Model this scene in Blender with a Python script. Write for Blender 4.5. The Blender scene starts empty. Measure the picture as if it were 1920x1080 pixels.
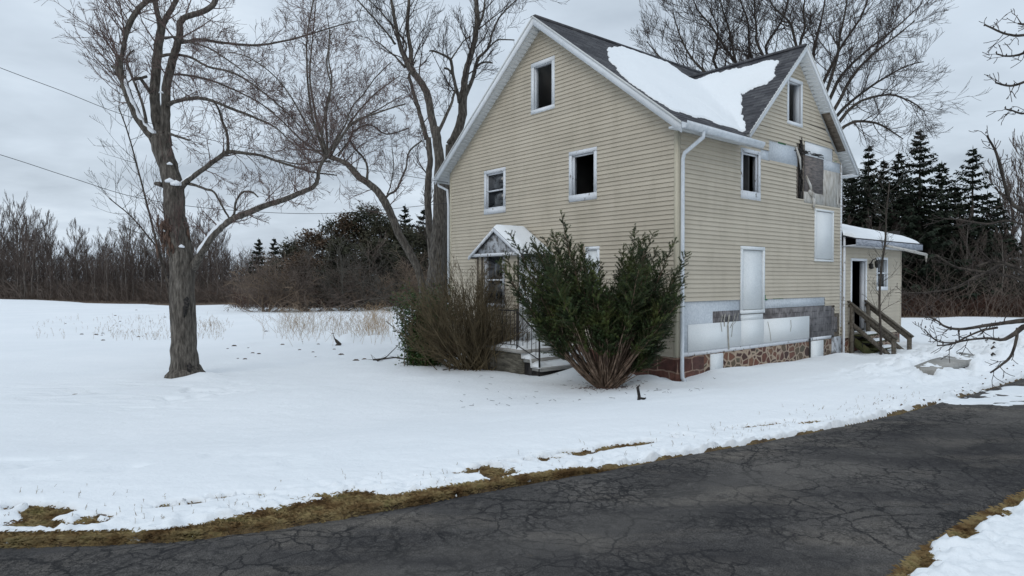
import bpy, math, random
import numpy as np
from mathutils import Vector, Matrix
R = math.radians
SC = bpy.context.scene
COL = SC.collection
rnd = random.Random(7)

# ------------------------------------------------------------------ camera
F = 1231.0                       # focal length in photo pixels (1920 wide)
CZ = 1.65                        # eye height above the driveway
PITCH = math.atan(16 / F)        # looking very slightly down
CAM = Vector((0, 0, CZ))
cd = bpy.data.cameras.new('camera'); cam = bpy.data.objects.new('camera', cd); COL.objects.link(cam)
cam.location = CAM; cam.rotation_euler = (R(90) - PITCH, 0, 0)
cd.sensor_width = 36; cd.lens = 36 * F / 1920; cd.clip_end = 2000; cd.clip_start = 0.05
SC.camera = cam


def ray(px, py):
    x, y, z = (px - 960) / F, (540 - py) / F, -1.0
    c, s = math.cos(R(90) - PITCH), math.sin(R(90) - PITCH)
    return Vector((x, y * c - z * s, y * s + z * c))


def at(px, py, Y):
    d = ray(px, py); return CAM + d * (Y / d.y)


def onz(px, py, z):
    d = ray(px, py); return CAM + d * ((z - CZ) / d.z)


# ------------------------------------------------------------------ noise
def _hash(ix, iy, seed):
    h = (ix.astype(np.int64) * 374761393 + iy.astype(np.int64) * 668265263 + seed * 974634777) & 0x7fffffff
    h = ((h ^ (h >> 13)) * 1274126177) & 0x7fffffff
    h = (h ^ (h >> 16)) & 0xffff
    return h / 65535.0


def vnoise(x, y, seed=0):
    ix, iy = np.floor(x), np.floor(y)
    fx, fy = x - ix, y - iy
    fx = fx * fx * (3 - 2 * fx); fy = fy * fy * (3 - 2 * fy)
    a = _hash(ix, iy, seed); b = _hash(ix + 1, iy, seed); c = _hash(ix, iy + 1, seed); d = _hash(ix + 1, iy + 1, seed)
    return (a + (b - a) * fx) * (1 - fy) + (c + (d - c) * fx) * fy


def fbm(x, y, scale, seed=0, oct=4, gain=0.5):
    v = 0; amp = 1; tot = 0; x = np.asarray(x, float) * scale; y = np.asarray(y, float) * scale
    for k in range(oct):
        v = v + amp * (vnoise(x, y, seed + k * 17) - 0.5); tot += amp
        x = x * 2.03 + 11.3; y = y * 2.03 - 7.1; amp *= gain
    return v / tot * 2      # about -1..1


def sstep(a, b, x):
    t = np.clip((x - a) / (b - a), 0, 1); return t * t * (3 - 2 * t)


# ------------------------------------------------------------------ tagging
def tag(o, label=None, cat=None, group=None, kind=None):
    if label: o['label'] = label
    if cat: o['category'] = cat
    if group: o['group'] = group
    if kind: o['kind'] = kind
    return o


def thing(name, label, cat, loc=(0, 0, 0), rz=0.0, group=None):
    o = bpy.data.objects.new(name, None); COL.objects.link(o)
    o.empty_display_size = 0.2
    o.location = loc; o.rotation_euler = (0, 0, rz)
    return tag(o, label, cat, group)


class MB:
    """collects faces and tubes; build() links them as one mesh object"""
    def __init__(s):
        s.v = []; s.f = []; s.m = []

    def poly(s, pts, mi=0):
        n = len(s.v); s.v.extend([tuple(p) for p in pts]); s.f.append(tuple(range(n, n + len(pts)))); s.m.append(mi)

    def box(s, x0, x1, y0, y1, z0, z1, mi=0, mp=None):
        mp = mp or (lambda a, b, c: (a, b, c))
        P = [mp(x, y, z) for z in (z0, z1) for y in (y0, y1) for x in (x0, x1)]
        n = len(s.v); s.v.extend([tuple(p) for p in P])
        for q in ((0, 2, 3, 1), (4, 5, 7, 6), (0, 1, 5, 4), (2, 6, 7, 3), (0, 4, 6, 2), (1, 3, 7, 5)):
            s.f.append(tuple(n + i for i in q)); s.m.append(mi)

    def prism(s, pts, off, mi=0):
        """polygon pts (3d) extruded by vector off"""
        a = [Vector(p) for p in pts]; b = [p + Vector(off) for p in a]; n = len(s.v); k = len(a)
        s.v.extend([tuple(p) for p in a + b])
        s.f.append(tuple(range(n + k - 1, n - 1, -1))); s.m.append(mi)
        s.f.append(tuple(range(n + k, n + 2 * k))); s.m.append(mi)
        for i in range(k):
            j = (i + 1) % k; s.f.append((n + i, n + j, n + k + j, n + k + i)); s.m.append(mi)

    def beam(s, p, q, w, h, up=(0, 0, 1), mi=0):
        p = Vector(p); q = Vector(q); d = (q - p).normalized(); upv = Vector(up)
        side = d.cross(upv)
        if side.length < 1e-4: side = d.cross(Vector((1, 0, 0)))
        side.normalize(); u2 = side.cross(d).normalized()
        sx = side * w / 2; sz = u2 * h / 2
        s.prism([p - sx - sz, p + sx - sz, p + sx + sz, p - sx + sz], q - p, mi)

    def tube(s, pts, rad, n=5, mi=0, cap=True):
        pts = [Vector(p) for p in pts]
        if not hasattr(rad, '__len__'): rad = [rad] * len(pts)
        base = len(s.v); ref = None
        for i, p in enumerate(pts):
            d = (pts[min(i + 1, len(pts) - 1)] - pts[max(i - 1, 0)])
            if d.length < 1e-9: d = Vector((0, 0, 1))
            d.normalize()
            if ref is None:
                ref = d.orthogonal().normalized()
            ref = ref - d * ref.dot(d)
            if ref.length < 1e-6: ref = d.orthogonal()
            ref.normalize(); o2 = d.cross(ref)
            r = rad[i]
            for k in range(n):
                a = 2 * math.pi * k / n
                c, sn = math.cos(a) * r, math.sin(a) * r
                s.v.append((p.x + ref.x * c + o2.x * sn, p.y + ref.y * c + o2.y * sn, p.z + ref.z * c + o2.z * sn))
        for i in range(len(pts) - 1):
            for k in range(n):
                a = base + i * n + k; b = base + i * n + (k + 1) % n
                s.f.append((a, b, b + n, a + n)); s.m.append(mi)
        if cap and n > 2:
            s.f.append(tuple(base + (len(pts) - 1) * n + k for k in range(n))); s.m.append(mi)
            s.f.append(tuple(base + k for k in reversed(range(n)))); s.m.append(mi)

    def build(s, name, mats, parent=None, org=(0, 0, 0), smooth=False, link=True):
        me = bpy.data.meshes.new(name)
        v = np.array(s.v, np.float32).reshape(-1, 3) - np.array(org, np.float32)
        lens = np.fromiter((len(f) for f in s.f), np.int32, len(s.f))
        flat = np.fromiter((i for f in s.f for i in f), np.int32, int(lens.sum()))
        me.vertices.add(len(v)); me.vertices.foreach_set('co', v.ravel())
        me.loops.add(len(flat)); me.loops.foreach_set('vertex_index', flat)
        me.polygons.add(len(lens))
        st = np.zeros(len(lens), np.int32); st[1:] = np.cumsum(lens)[:-1]
        me.polygons.foreach_set('loop_start', st); me.polygons.foreach_set('loop_total', lens)
        if not isinstance(mats, (list, tuple)): mats = [mats]
        for m in mats: me.materials.append(m)
        me.polygons.foreach_set('material_index', np.array(s.m, np.int32))
        if smooth: me.polygons.foreach_set('use_smooth', np.ones(len(lens), bool))
        me.update(calc_edges=True); me.validate()
        if not link: return me
        o = bpy.data.objects.new(name, me); COL.objects.link(o)
        if parent is not None: o.parent = parent
        return o


def grid_mesh(name, X, Y, Z, mat, keep=None, smooth=True, parent=None):
    """X, Y, Z arrays (rows, cols); keep = bool mask of vertices: faces without any kept vertex are left out"""
    r, c = Z.shape
    co = np.stack([X, Y, Z], -1).reshape(-1, 3).astype(np.float32)
    i = np.arange(r * c).reshape(r, c)
    q = np.stack([i[:-1, :-1], i[:-1, 1:], i[1:, 1:], i[1:, :-1]], -1).reshape(-1, 4)
    if keep is not None:
        k = keep.reshape(-1); q = q[k[q].any(1)]
        used = np.zeros(r * c, bool); used[q.ravel()] = True
        mp = np.cumsum(used) - 1; co = co[used]; q = mp[q]
    me = bpy.data.meshes.new(name); n = len(q)
    me.vertices.add(len(co)); me.vertices.foreach_set('co', co.ravel())
    me.loops.add(4 * n); me.loops.foreach_set('vertex_index', q.ravel().astype(np.int32))
    me.polygons.add(n); me.polygons.foreach_set('loop_start', np.arange(0, 4 * n, 4, dtype=np.int32)); me.polygons.foreach_set('loop_total', np.full(n, 4, np.int32))
    me.materials.append(mat)
    if smooth: me.polygons.foreach_set('use_smooth', np.ones(n, bool))
    me.update(calc_edges=True)
    o = bpy.data.objects.new(name, me); COL.objects.link(o)
    if parent is not None: o.parent = parent
    return o


# ------------------------------------------------------------------ materials
def newmat(name):
    m = bpy.data.materials.new(name); m.use_nodes = True
    nt = m.node_tree; b = nt.nodes['Principled BSDF']
    return m, nt, b


def N(nt, t, **kw):
    n = nt.nodes.new(t)
    for k, v in kw.items():
        if k in n.inputs: n.inputs[k].default_value = v
        else: setattr(n, k, v)
    return n


def coords(nt, scale=(1, 1, 1), rot=(0, 0, 0), kind='Object'):
    tc = N(nt, 'ShaderNodeTexCoord'); mp = N(nt, 'ShaderNodeMapping')
    mp.inputs['Scale'].default_value = scale; mp.inputs['Rotation'].default_value = rot
    nt.links.new(tc.outputs[kind], mp.inputs['Vector']); return mp.outputs[0]


def noise(nt, vec, scale, detail=4, rough=0.55, dist=0.0):
    n = N(nt, 'ShaderNodeTexNoise'); n.inputs['Scale'].default_value = scale; n.inputs['Detail'].default_value = detail
    n.inputs['Roughness'].default_value = rough; n.inputs['Distortion'].default_value = dist
    nt.links.new(vec, n.inputs['Vector']); return n.outputs['Fac']


def ramp(nt, fac, stops):
    r = N(nt, 'ShaderNodeValToRGB'); e = r.color_ramp.elements
    while len(e) < len(stops): e.new(0.5)
    for i, (p, c) in enumerate(stops):
        e[i].position = p; e[i].color = (c[0], c[1], c[2], 1) if hasattr(c, '__len__') else (c, c, c, 1)
    nt.links.new(fac, r.inputs['Fac']); return r.outputs['Color']


def mix(nt, fac, a, b, mode='MIX'):
    m = N(nt, 'ShaderNodeMix'); m.data_type = 'RGBA'; m.blend_type = mode
    for sock, v in ((m.inputs[0], fac), (m.inputs[6], a), (m.inputs[7], b)):
        if hasattr(v, 'links') or isinstance(v, bpy.types.NodeSocket): nt.links.new(v, sock)
        elif hasattr(v, '__len__'): sock.default_value = (v[0], v[1], v[2], 1)
        else: sock.default_value = v
    return m.outputs[2]


def bump(nt, b, h, strength=0.3, dist=0.01):
    bp = N(nt, 'ShaderNodeBump'); bp.inputs['Strength'].default_value = strength; bp.inputs['Distance'].default_value = dist
    nt.links.new(h, bp.inputs['Height']); nt.links.new(bp.outputs[0], b.inputs['Normal'])


def pm(name, cols, scale=8, rough=0.8, bs=0.3, bd=0.01, stretch=(1, 1, 1), detail=5, fine=None, lo=0.3, hi=0.7, spec=0.3):
    """noise between the given colours plus bump: the everyday weathered surface"""
    m, nt, b = newmat(name); v = coords(nt, stretch)
    f = noise(nt, v, scale, detail)
    n = len(cols); stops = [(lo + (hi - lo) * i / max(1, n - 1), c) for i, c in enumerate(cols)]
    col = ramp(nt, f, stops)
    if fine:
        f2 = noise(nt, v, fine, 3); col = mix(nt, 0.5, col, ramp(nt, f2, [(0.3, 0.35), (0.7, 0.68)]), 'OVERLAY'); h = f2
    else: h = f
    nt.links.new(col, b.inputs['Base Color']); b.inputs['Roughness'].default_value = rough
    b.inputs['Specular IOR Level'].default_value = spec
    if bs: bump(nt, b, h, bs, bd)
    return m


M = {}
M['bark'] = pm('bark', [(.03, .026, .022), (.105, .092, .078), (.20, .18, .155)], 7, .95, .9, .03, (3, 3, .6), 8, fine=30)
M['barkbrown'] = pm('bark_brown', [(.02, .016, .013), (.06, .05, .042), (.11, .092, .075)], 7, .95, .8, .03, (3, 3, .6), 7, fine=25)
M['twig'] = pm('twig_bark', [(.035, .028, .025), (.08, .062, .055)], 3, .9, 0)
M['twigred'] = pm('reddish_twig', [(.09, .06, .053), (.19, .135, .12)], 3, .9, 0)
M['twiggrey'] = pm('grey_brown_twig', [(.05, .045, .038), (.10, .09, .075)], 3, .9, 0)
M['farbark'] = pm('far_tree_bark', [(.08, .07, .062), (.21, .185, .165)], .6, .9, 0)
M['fartwig'] = pm('far_twig', [(.075, .058, .05), (.14, .11, .095)], .5, .9, 0)
M['brush'] = pm('brush_twigs', [(.085, .065, .054), (.18, .14, .115)], .4, .9, 0)
M['brushred'] = pm('red_brown_brush', [(.055, .03, .022), (.12, .062, .045)], .5, .9, 0)
M['snowplain'] = pm('settled_snow', [(.80, .83, .87), (.88, .90, .92)], 3, .7, .15, .01, fine=60)
M['needle'] = pm('yew_needles', [(.012, .021, .007), (.03, .05, .014), (.10, .115, .028)], 2.6, .6, 0, lo=.28, hi=.72)
M['spruce'] = pm('spruce_needles', [(.009, .014, .008), (.022, .032, .016)], 1.2, .8, 0)
M['pine'] = pm('pine_needles', [(.014, .016, .009), (.036, .037, .02), (.06, .047, .028)], .35, .8, 0)
M['holly'] = pm('broad_leaf', [(.015, .032, .011), (.04, .075, .018), (.12, .13, .035)], 5, .45, 0, lo=.3, hi=.8)
M['olivetwig'] = pm('olive_brown_twig', [(.055, .042, .024), (.15, .115, .065)], 4, .9, 0)
M['yewstem'] = pm('yew_stem', [(.035, .024, .017), (.12, .08, .055), (.26, .185, .135)], 6, .9, .4, .01, (2, 2, .6))
M['deadgrass'] = pm('dead_grass', [(.075, .04, .016), (.18, .115, .05), (.30, .23, .11), (.17, .15, .055)], 5, .9, 0)
M['paleweed'] = pm('pale_weed', [(.26, .19, .13), (.46, .36, .26)], 4, .9, 0)
M['tanreed'] = pm('tan_reed', [(.30, .20, .11), (.48, .34, .20)], 4, .9, 0)
M['trim'] = pm('white_trim', [(.70, .73, .76), (.80, .82, .84)], 3, .55, .1, .003, fine=40)
M['soffit'] = pm('soffit_vinyl', [(.58, .59, .58), (.66, .67, .66)], 2, .6, .1, .003)
M['board'] = pm('cover_board', [(.68, .71, .72), (.76, .78, .78)], .8, .6, .1, .003, fine=30)
M['pinebrown'] = pm('browned_needles', [(.03, .022, .013), (.075, .05, .03), (.12, .07, .042)], .5, .8, 0)
M['foam'] = pm('foam_board', [(.46, .50, .54), (.55, .59, .63)], 1.2, .7, .1, .003, fine=20)
M['black'] = pm('charred_wood', [(.004, .004, .004), (.02, .018, .016), (.07, .06, .055)], 8, .8, .8, .02, (3, 1, 3))
M['wood'] = pm('weathered_wood', [(.07, .055, .045), (.15, .125, .10), (.21, .18, .15)], 5, .9, .5, .01, (1, 1, 4), 7, fine=30)
M['rail'] = pm('weathered_rail_wood', [(.055, .046, .035), (.115, .10, .08), (.17, .15, .125)], 3.5, .9, .5, .01, (2, 6, 6), 7, fine=25)
M['mossy'] = pm('mossy_stair_wood', [(.025, .03, .012), (.07, .075, .03), (.10, .085, .05)], 4, .9, .4, .01)
M['bluewood'] = pm('faded_board', [(.20, .22, .26), (.42, .45, .50)], 5, .9, .4, .01, (1, 1, 4))
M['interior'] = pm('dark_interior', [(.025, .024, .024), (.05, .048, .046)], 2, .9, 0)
M['stud'] = pm('inside_stud', [(.16, .10, .07), (.28, .19, .14)], 4, .9, .2, .01, (3, 3, .5))
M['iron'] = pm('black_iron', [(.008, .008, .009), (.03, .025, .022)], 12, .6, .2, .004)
M['tear'] = pm('torn_house_wrap', [(.30, .27, .23), (.48, .46, .42), (.58, .57, .54)], 9, .85, .4, .01, (1, 1, .4))
M['green'] = pm('green_wrap', [(.03, .12, .05), (.07, .22, .10)], 8, .8, 0)
M['concrete'] = pm('concrete', [(.24, .23, .21), (.36, .35, .33)], 4, .9, .3, .008, fine=50)
M['downspout'] = pm('gutter_paint', [(.52, .56, .60), (.70, .73, .76)], 3, .4, .05, .002, (2, 2, .6), fine=25)
M['lamp'] = pm('lantern_metal', [(.01, .01, .01), (.04, .035, .03)], 12, .4, .1, .002)
M['wire'] = pm('cable_sheath', [(.03, .03, .03), (.06, .06, .06)], 3, .7, 0)


def m_siding():
    m, nt, b = newmat('tan_vinyl_siding'); v = coords(nt, (1, 1, 1))
    c = ramp(nt, noise(nt, v, .9, 4), [(.3, (.46, .407, .322)), (.7, (.525, .468, .375))])
    # grime streaks run down the boards
    st = noise(nt, coords(nt, (1.6, 1.6, .5)), 1.6, 6)
    c = mix(nt, ramp(nt, st, [(.5, 0), (.8, .45)]), c, (.33, .292, .22))
    # every course a little different
    sep = N(nt, 'ShaderNodeSeparateXYZ'); nt.links.new(v, sep.inputs[0])
    k = N(nt, 'ShaderNodeMath', operation='MULTIPLY_ADD'); nt.links.new(sep.outputs[2], k.inputs[0]); k.inputs[1].default_value = 1 / .1016; k.inputs[2].default_value = .06 / .1016 + 20.001
    fl = N(nt, 'ShaderNodeMath', operation='FLOOR'); nt.links.new(k.outputs[0], fl.inputs[0])
    wn = N(nt, 'ShaderNodeTexWhiteNoise'); wn.noise_dimensions = '1D'; nt.links.new(fl.outputs[0], wn.inputs['W'])
    c = mix(nt, .10, c, ramp(nt, wn.outputs['Value'], [(0, .25), (1, .75)]), 'OVERLAY')
    nt.links.new(c, b.inputs['Base Color']); b.inputs['Roughness'].default_value = .55; b.inputs['Specular IOR Level'].default_value = .3
    bump(nt, b, noise(nt, coords(nt, (1, 1, 6)), 9, 3), .12, .006)
    return m


def m_shingle(name='dark_shingle', c1=(.018, .018, .022), c2=(.055, .055, .062), c3=(.10, .10, .105), bw=.30, bh=.14):
    m, nt, b = newmat(name)
    tc = N(nt, 'ShaderNodeUVMap'); tc.uv_map = 'uv'
    br = N(nt, 'ShaderNodeTexBrick'); br.inputs['Scale'].default_value = 1
    br.inputs['Brick Width'].default_value = bw; br.inputs['Row Height'].default_value = bh; br.inputs['Mortar Size'].default_value = .006
    br.inputs['Color1'].default_value = (.2, .2, .2, 1); br.inputs['Color2'].default_value = (.8, .8, .8, 1); br.inputs['Mortar'].default_value = (0, 0, 0, 1)
    nt.links.new(tc.outputs[0], br.inputs['Vector'])
    n2 = noise(nt, tc.outputs[0], 3, 6)
    f = mix(nt, .5, br.outputs['Color'], n2)
    c = ramp(nt, f, [(.2, c1), (.5, c2), (.72, c3)])
    nt.links.new(c, b.inputs['Base Color']); b.inputs['Roughness'].default_value = .95
    bump(nt, b, noise(nt, tc.outputs[0], 60, 2), .4, .006)
    return m


def m_oldshingle():
    """grey asphalt siding left on the wall: brick-like strips with vertical grooves, worn"""
    m, nt, b = newmat('old_asphalt_siding'); v = coords(nt)
    sep = N(nt, 'ShaderNodeSeparateXYZ'); nt.links.new(v, sep.inputs[0])
    cb = N(nt, 'ShaderNodeCombineXYZ'); nt.links.new(sep.outputs[0], cb.inputs[0]); nt.links.new(sep.outputs[2], cb.inputs[1])
    br = N(nt, 'ShaderNodeTexBrick'); br.inputs['Scale'].default_value = 1
    br.inputs['Brick Width'].default_value = .085; br.inputs['Row Height'].default_value = .19; br.inputs['Mortar Size'].default_value = .008
    br.inputs['Color1'].default_value = (.10, .095, .10, 1); br.inputs['Color2'].default_value = (.19, .18, .185, 1); br.inputs['Mortar'].default_value = (.03, .028, .028, 1)
    nt.links.new(cb.outputs[0], br.inputs['Vector'])
    c = mix(nt, ramp(nt, noise(nt, v, 5, 6), [(.42, 0), (.62, .85)]), br.outputs['Color'], (.24, .225, .225))
    c = mix(nt, ramp(nt, noise(nt, coords(nt, (1, 1, 1)), 2.2, 6), [(.5, 0), (.64, .8)]), c, (.07, .062, .062))
    nt.links.new(c, b.inputs['Base Color']); b.inputs['Roughness'].default_value = .95
    bump(nt, b, br.outputs['Fac'], .5, .01); return m


def m_peel(name='peeling_white_paint', a=(.68, .70, .73), w=(.19, .17, .15), t0=.58, t1=.65, scale=9):
    m, nt, b = newmat(name); v = coords(nt, (1, 1, .8))
    f = noise(nt, v, scale, 8, .65)
    c = ramp(nt, f, [(t0, a), (t1, w)])
    c = mix(nt, .5, c, ramp(nt, noise(nt, v, 40, 3), [(.3, .35), (.7, .65)]), 'OVERLAY')
    nt.links.new(c, b.inputs['Base Color']); b.inputs['Roughness'].default_value = .8
    bump(nt, b, f, .3, .006); return m


def m_stone(name, scale, red):
    m, nt, b = newmat(name); v = coords(nt, (1, 1, 1.25))
    nz = N(nt, 'ShaderNodeTexNoise'); nz.inputs['Scale'].default_value = 3.5; nt.links.new(v, nz.inputs['Vector'])
    va = mix(nt, .09, v, nz.outputs['Color'])
    vo = N(nt, 'ShaderNodeTexVoronoi'); vo.feature = 'DISTANCE_TO_EDGE'; vo.inputs['Scale'].default_value = scale; nt.links.new(va, vo.inputs['Vector'])
    vc = N(nt, 'ShaderNodeTexVoronoi'); vc.inputs['Scale'].default_value = scale; nt.links.new(va, vc.inputs['Vector'])
    sp = N(nt, 'ShaderNodeSeparateColor'); nt.links.new(vc.outputs['Color'], sp.inputs[0])
    c = ramp(nt, sp.outputs[0], red)
    c = mix(nt, .6, c, ramp(nt, noise(nt, v, 22, 5), [(.3, .3), (.7, .7)]), 'OVERLAY')
    c = mix(nt, ramp(nt, vo.outputs['Distance'], [(.06, 1), (.12, 0)]), c, (.36, .28, .21))
    nt.links.new(c, b.inputs['Base Color']); b.inputs['Roughness'].default_value = .9
    bump(nt, b, ramp(nt, vo.outputs['Distance'], [(0, 0), (.16, 1)]), .8, .03); return m


def m_snow():
    m, nt, b = newmat('snow_cover'); v = coords(nt)
    c = ramp(nt, noise(nt, v, .35, 5), [(.3, (.755, .782, .80)), (.7, (.81, .83, .845))])
    nt.links.new(c, b.inputs['Base Color']); b.inputs['Roughness'].default_value = .75; b.inputs['Specular IOR Level'].default_value = .25
    h = mix(nt, .5, noise(nt, v, 1.6, 6, .6), noise(nt, v, 14, 5, .65))
    bump(nt, b, h, .55, .05); return m


def m_ground():
    m, nt, b = newmat('matted_turf'); v = coords(nt)
    c = ramp(nt, noise(nt, v, 4.5, 8, .65), [(.3, (.035, .022, .012)), (.45, (.09, .058, .026)), (.58, (.145, .10, .04)), (.72, (.15, .135, .045))])
    c = mix(nt, .75, c, ramp(nt, noise(nt, v, 55, 3), [(.32, .25), (.68, .75)]), 'OVERLAY')
    nt.links.new(c, b.inputs['Base Color']); b.inputs['Roughness'].default_value = 1
    bump(nt, b, noise(nt, v, 60, 6), .8, .02); return m


def m_asphalt():
    m, nt, b = newmat('worn_asphalt'); v = coords(nt)
    base = ramp(nt, noise(nt, v, .55, 5), [(.32, (.040, .038, .038)), (.5, (.070, .066, .063)), (.66, (.112, .103, .094))])
    base = mix(nt, ramp(nt, noise(nt, coords(nt, (.7, 1.7, 1), (0, 0, R(35))), 1.1, 6), [(.5, 0), (.68, .7)]), base, (.14, .124, .106))
    base = mix(nt, .85, base, ramp(nt, noise(nt, v, 130, 3, .7), [(.34, .16), (.5, .48), (.66, .85)]), 'OVERLAY')
    base = mix(nt, .5, base, ramp(nt, noise(nt, v, 14, 6, .7), [(.3, .25), (.7, .72)]), 'OVERLAY')
    # net of cracks, denser in patches
    w = N(nt, 'ShaderNodeTexNoise'); w.inputs['Scale'].default_value = 4.5; w.inputs['Detail'].default_value = 9; w.inputs['Roughness'].default_value = .75; nt.links.new(v, w.inputs['Vector'])
    w2 = N(nt, 'ShaderNodeTexNoise'); w2.inputs['Scale'].default_value = 1.1; w2.inputs['Detail'].default_value = 3; nt.links.new(v, w2.inputs['Vector'])
    va = mix(nt, .20, mix(nt, .45, v, w2.outputs['Color'], 'ADD'), w.outputs['Color'], 'ADD')
    out = base
    for sc, th, msc, lo, seed, am in ((.8, .010, .5, .38, 0, .95), (3.0, .034, .7, .42, 3, .97), (7.0, .08, .9, .455, 9, .95), (15, .12, 1.3, .48, 5, .8)):
        vo = N(nt, 'ShaderNodeTexVoronoi'); vo.feature = 'DISTANCE_TO_EDGE'; vo.inputs['Scale'].default_value = sc; nt.links.new(va, vo.inputs['Vector'])
        line = ramp(nt, vo.outputs['Distance'], [(th * .15, 1), (th, 0)])
        pm_ = coords(nt, (1, 1.4, 1), (0, 0, seed)); mask = ramp(nt, noise(nt, pm_, msc, 7, .7), [(lo, 0), (lo + .12, am)])
        f = mix(nt, 1, line, mask, 'MULTIPLY')
        out = mix(nt, f, out, (.016, .016, .017))
    # wheel tracks worn paler, a tar-dark band, sandy and salty patches
    sep = N(nt, 'ShaderNodeSeparateXYZ'); nt.links.new(coords(nt, (1, 1, 1), (0, 0, R(-32))), sep.inputs[0])
    wv = N(nt, 'ShaderNodeMath', operation='ADD'); nt.links.new(sep.outputs[1], wv.inputs[0]); nt.links.new(noise(nt, v, .35, 3), wv.inputs[1])
    sn = N(nt, 'ShaderNodeMath', operation='SINE'); ml = N(nt, 'ShaderNodeMath', operation='MULTIPLY'); nt.links.new(wv.outputs[0], ml.inputs[0]); ml.inputs[1].default_value = 3.6; nt.links.new(ml.outputs[0], sn.inputs[0])
    out = mix(nt, ramp(nt, sn.outputs[0], [(.35, 0), (.95, .30)]), out, (.115, .107, .098))
    out = mix(nt, ramp(nt, noise(nt, coords(nt, (.5, 1.6, 1), (0, 0, R(-30))), .9, 6, .65), [(.52, 0), (.68, .65)]), out, (.027, .026, .028))
    out = mix(nt, ramp(nt, noise(nt, coords(nt, (1, 1, 1), (0, 0, 2)), 6, 8, .75), [(.58, 0), (.70, .5)]), out, (.17, .16, .145))
    # rusty leaf-litter stains
    out = mix(nt, ramp(nt, noise(nt, v, 2.0, 7, .7), [(.66, 0), (.74, .6)]), out, (.09, .065, .04))
    nt.links.new(out, b.inputs['Base Color']); b.inputs['Roughness'].default_value = .95; b.inputs['Specular IOR Level'].default_value = .12
    bump(nt, b, mix(nt, .5, out, noise(nt, v, 90, 3)), .6, .012); return m


def m_glass():
    m, nt, b = newmat('window_glass')
    b.inputs['Base Color'].default_value = (.02, .022, .025, 1); b.inputs['Roughness'].default_value = .06; b.inputs['Specular IOR Level'].default_value = .8
    bump(nt, b, noise(nt, coords(nt), 3, 3), .06, .02); return m


M['siding'] = m_siding(); M['shingle'] = m_shingle(); M['oldshingle'] = m_oldshingle(); M['peel'] = m_peel()
M['peelgrey'] = m_peel('weathered_gable_boards', (.42, .44, .47), (.10, .095, .09), .46, .58, 6)
M['greyboards'] = pm('bare_grey_boards', [(.07, .062, .06), (.16, .145, .14), (.27, .22, .19)], 4, .95, .6, .015, (1, 1, 5), 7, fine=25)
def m_block():
    m, nt, b = newmat('red_stone_blocks'); v = coords(nt)
    sep = N(nt, 'ShaderNodeSeparateXYZ'); nt.links.new(v, sep.inputs[0]); ad = N(nt, 'ShaderNodeMath', operation='ADD'); nt.links.new(sep.outputs[0], ad.inputs[0]); nt.links.new(sep.outputs[1], ad.inputs[1])
    cb = N(nt, 'ShaderNodeCombineXYZ'); nt.links.new(ad.outputs[0], cb.inputs[0]); nt.links.new(sep.outputs[2], cb.inputs[1])
    nz = N(nt, 'ShaderNodeTexNoise'); nz.inputs['Scale'].default_value = 2.5; nt.links.new(v, nz.inputs['Vector']); va = mix(nt, .14, cb.outputs[0], nz.outputs['Color'])
    br = N(nt, 'ShaderNodeTexBrick'); br.inputs['Scale'].default_value = 1; br.inputs['Brick Width'].default_value = .46; br.inputs['Row Height'].default_value = .27; br.inputs['Mortar Size'].default_value = .016; br.inputs['Mortar Smooth'].default_value = .3
    br.inputs['Color1'].default_value = (.07, .026, .02, 1); br.inputs['Color2'].default_value = (.15, .065, .045, 1); br.inputs['Mortar'].default_value = (.26, .17, .125, 1); nt.links.new(va, br.inputs['Vector'])
    c = mix(nt, .75, br.outputs['Color'], ramp(nt, noise(nt, v, 9, 7, .65), [(.3, .2), (.7, .75)]), 'OVERLAY')
    nt.links.new(c, b.inputs['Base Color']); b.inputs['Roughness'].default_value = .92; bump(nt, b, mix(nt, .5, br.outputs['Fac'], noise(nt, v, 14, 6)), .7, .03); return m


M['stone'] = m_stone('rubble_foundation', 4.9, [(.1, (.05, .025, .02)), (.4, (.13, .05, .034)), (.65, (.15, .08, .05)), (.9, (.09, .075, .05))])
M['stonebig'] = m_block()
M['snow'] = m_snow(); M['turf'] = m_ground(); M['asphalt'] = m_asphalt(); M['glass'] = m_glass()
M['rust'] = pm('peeled_red_bark', [(.03, .022, .018), (.10, .062, .045), (.17, .12, .095)], 6, .95, .8, .03, (1, 1, .6), 7)
M['tanbrush'] = pm('dry_tan_brush', [(.12, .085, .06), (.24, .18, .13)], 1, .9, 0)
M['litter'] = pm('leaf_litter', [(.045, .03, .022), (.10, .07, .05), (.17, .13, .09)], 1.5, 1, .6, .05, fine=14)
# ------------------------------------------------------------------ driveway and ground
EDGE = [(-90, 5.0), (-30, 4.3), (-12, 4.1), (-6, 4.05), (-3.2, 4.14), (-2.0, 4.27), (-1.0, 4.71), (-.25, 5.19), (1.62, 6.23), (3.59, 7.36), (5.27, 8.53), (8.4, 10.9), (14, 15.2), (40, 34), (100, 76)]
REDGE = [(1.6, -30), (1.1, -4), (.95, 0), (1.15, 1.8), (1.5, 2.7), (2.17, 3.65), (2.9, 4.27), (3.9, 5.0), (6.5, 7.0), (12, 11.4), (40, 30), (100, 71)]


def smooth_line(P, n=8):
    P = [Vector((p[0], p[1], 0)) for p in P]; out = []
    for i in range(len(P) - 1):
        a = P[max(i - 1, 0)]; b = P[i]; c = P[i + 1]; d = P[min(i + 2, len(P) - 1)]
        for k in range(n):
            t = k / n
            out.append(.5 * ((2 * b) + (c - a) * t + (2 * a - 5 * b + 4 * c - d) * t * t + (3 * b - a - 3 * c + d) * t ** 3))
    out.append(P[-1]); return out


EL = [(p.x, p.y) for p in smooth_line(EDGE, 5)]
RL = [(p.x, p.y) for p in smooth_line(REDGE, 5)]


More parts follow.
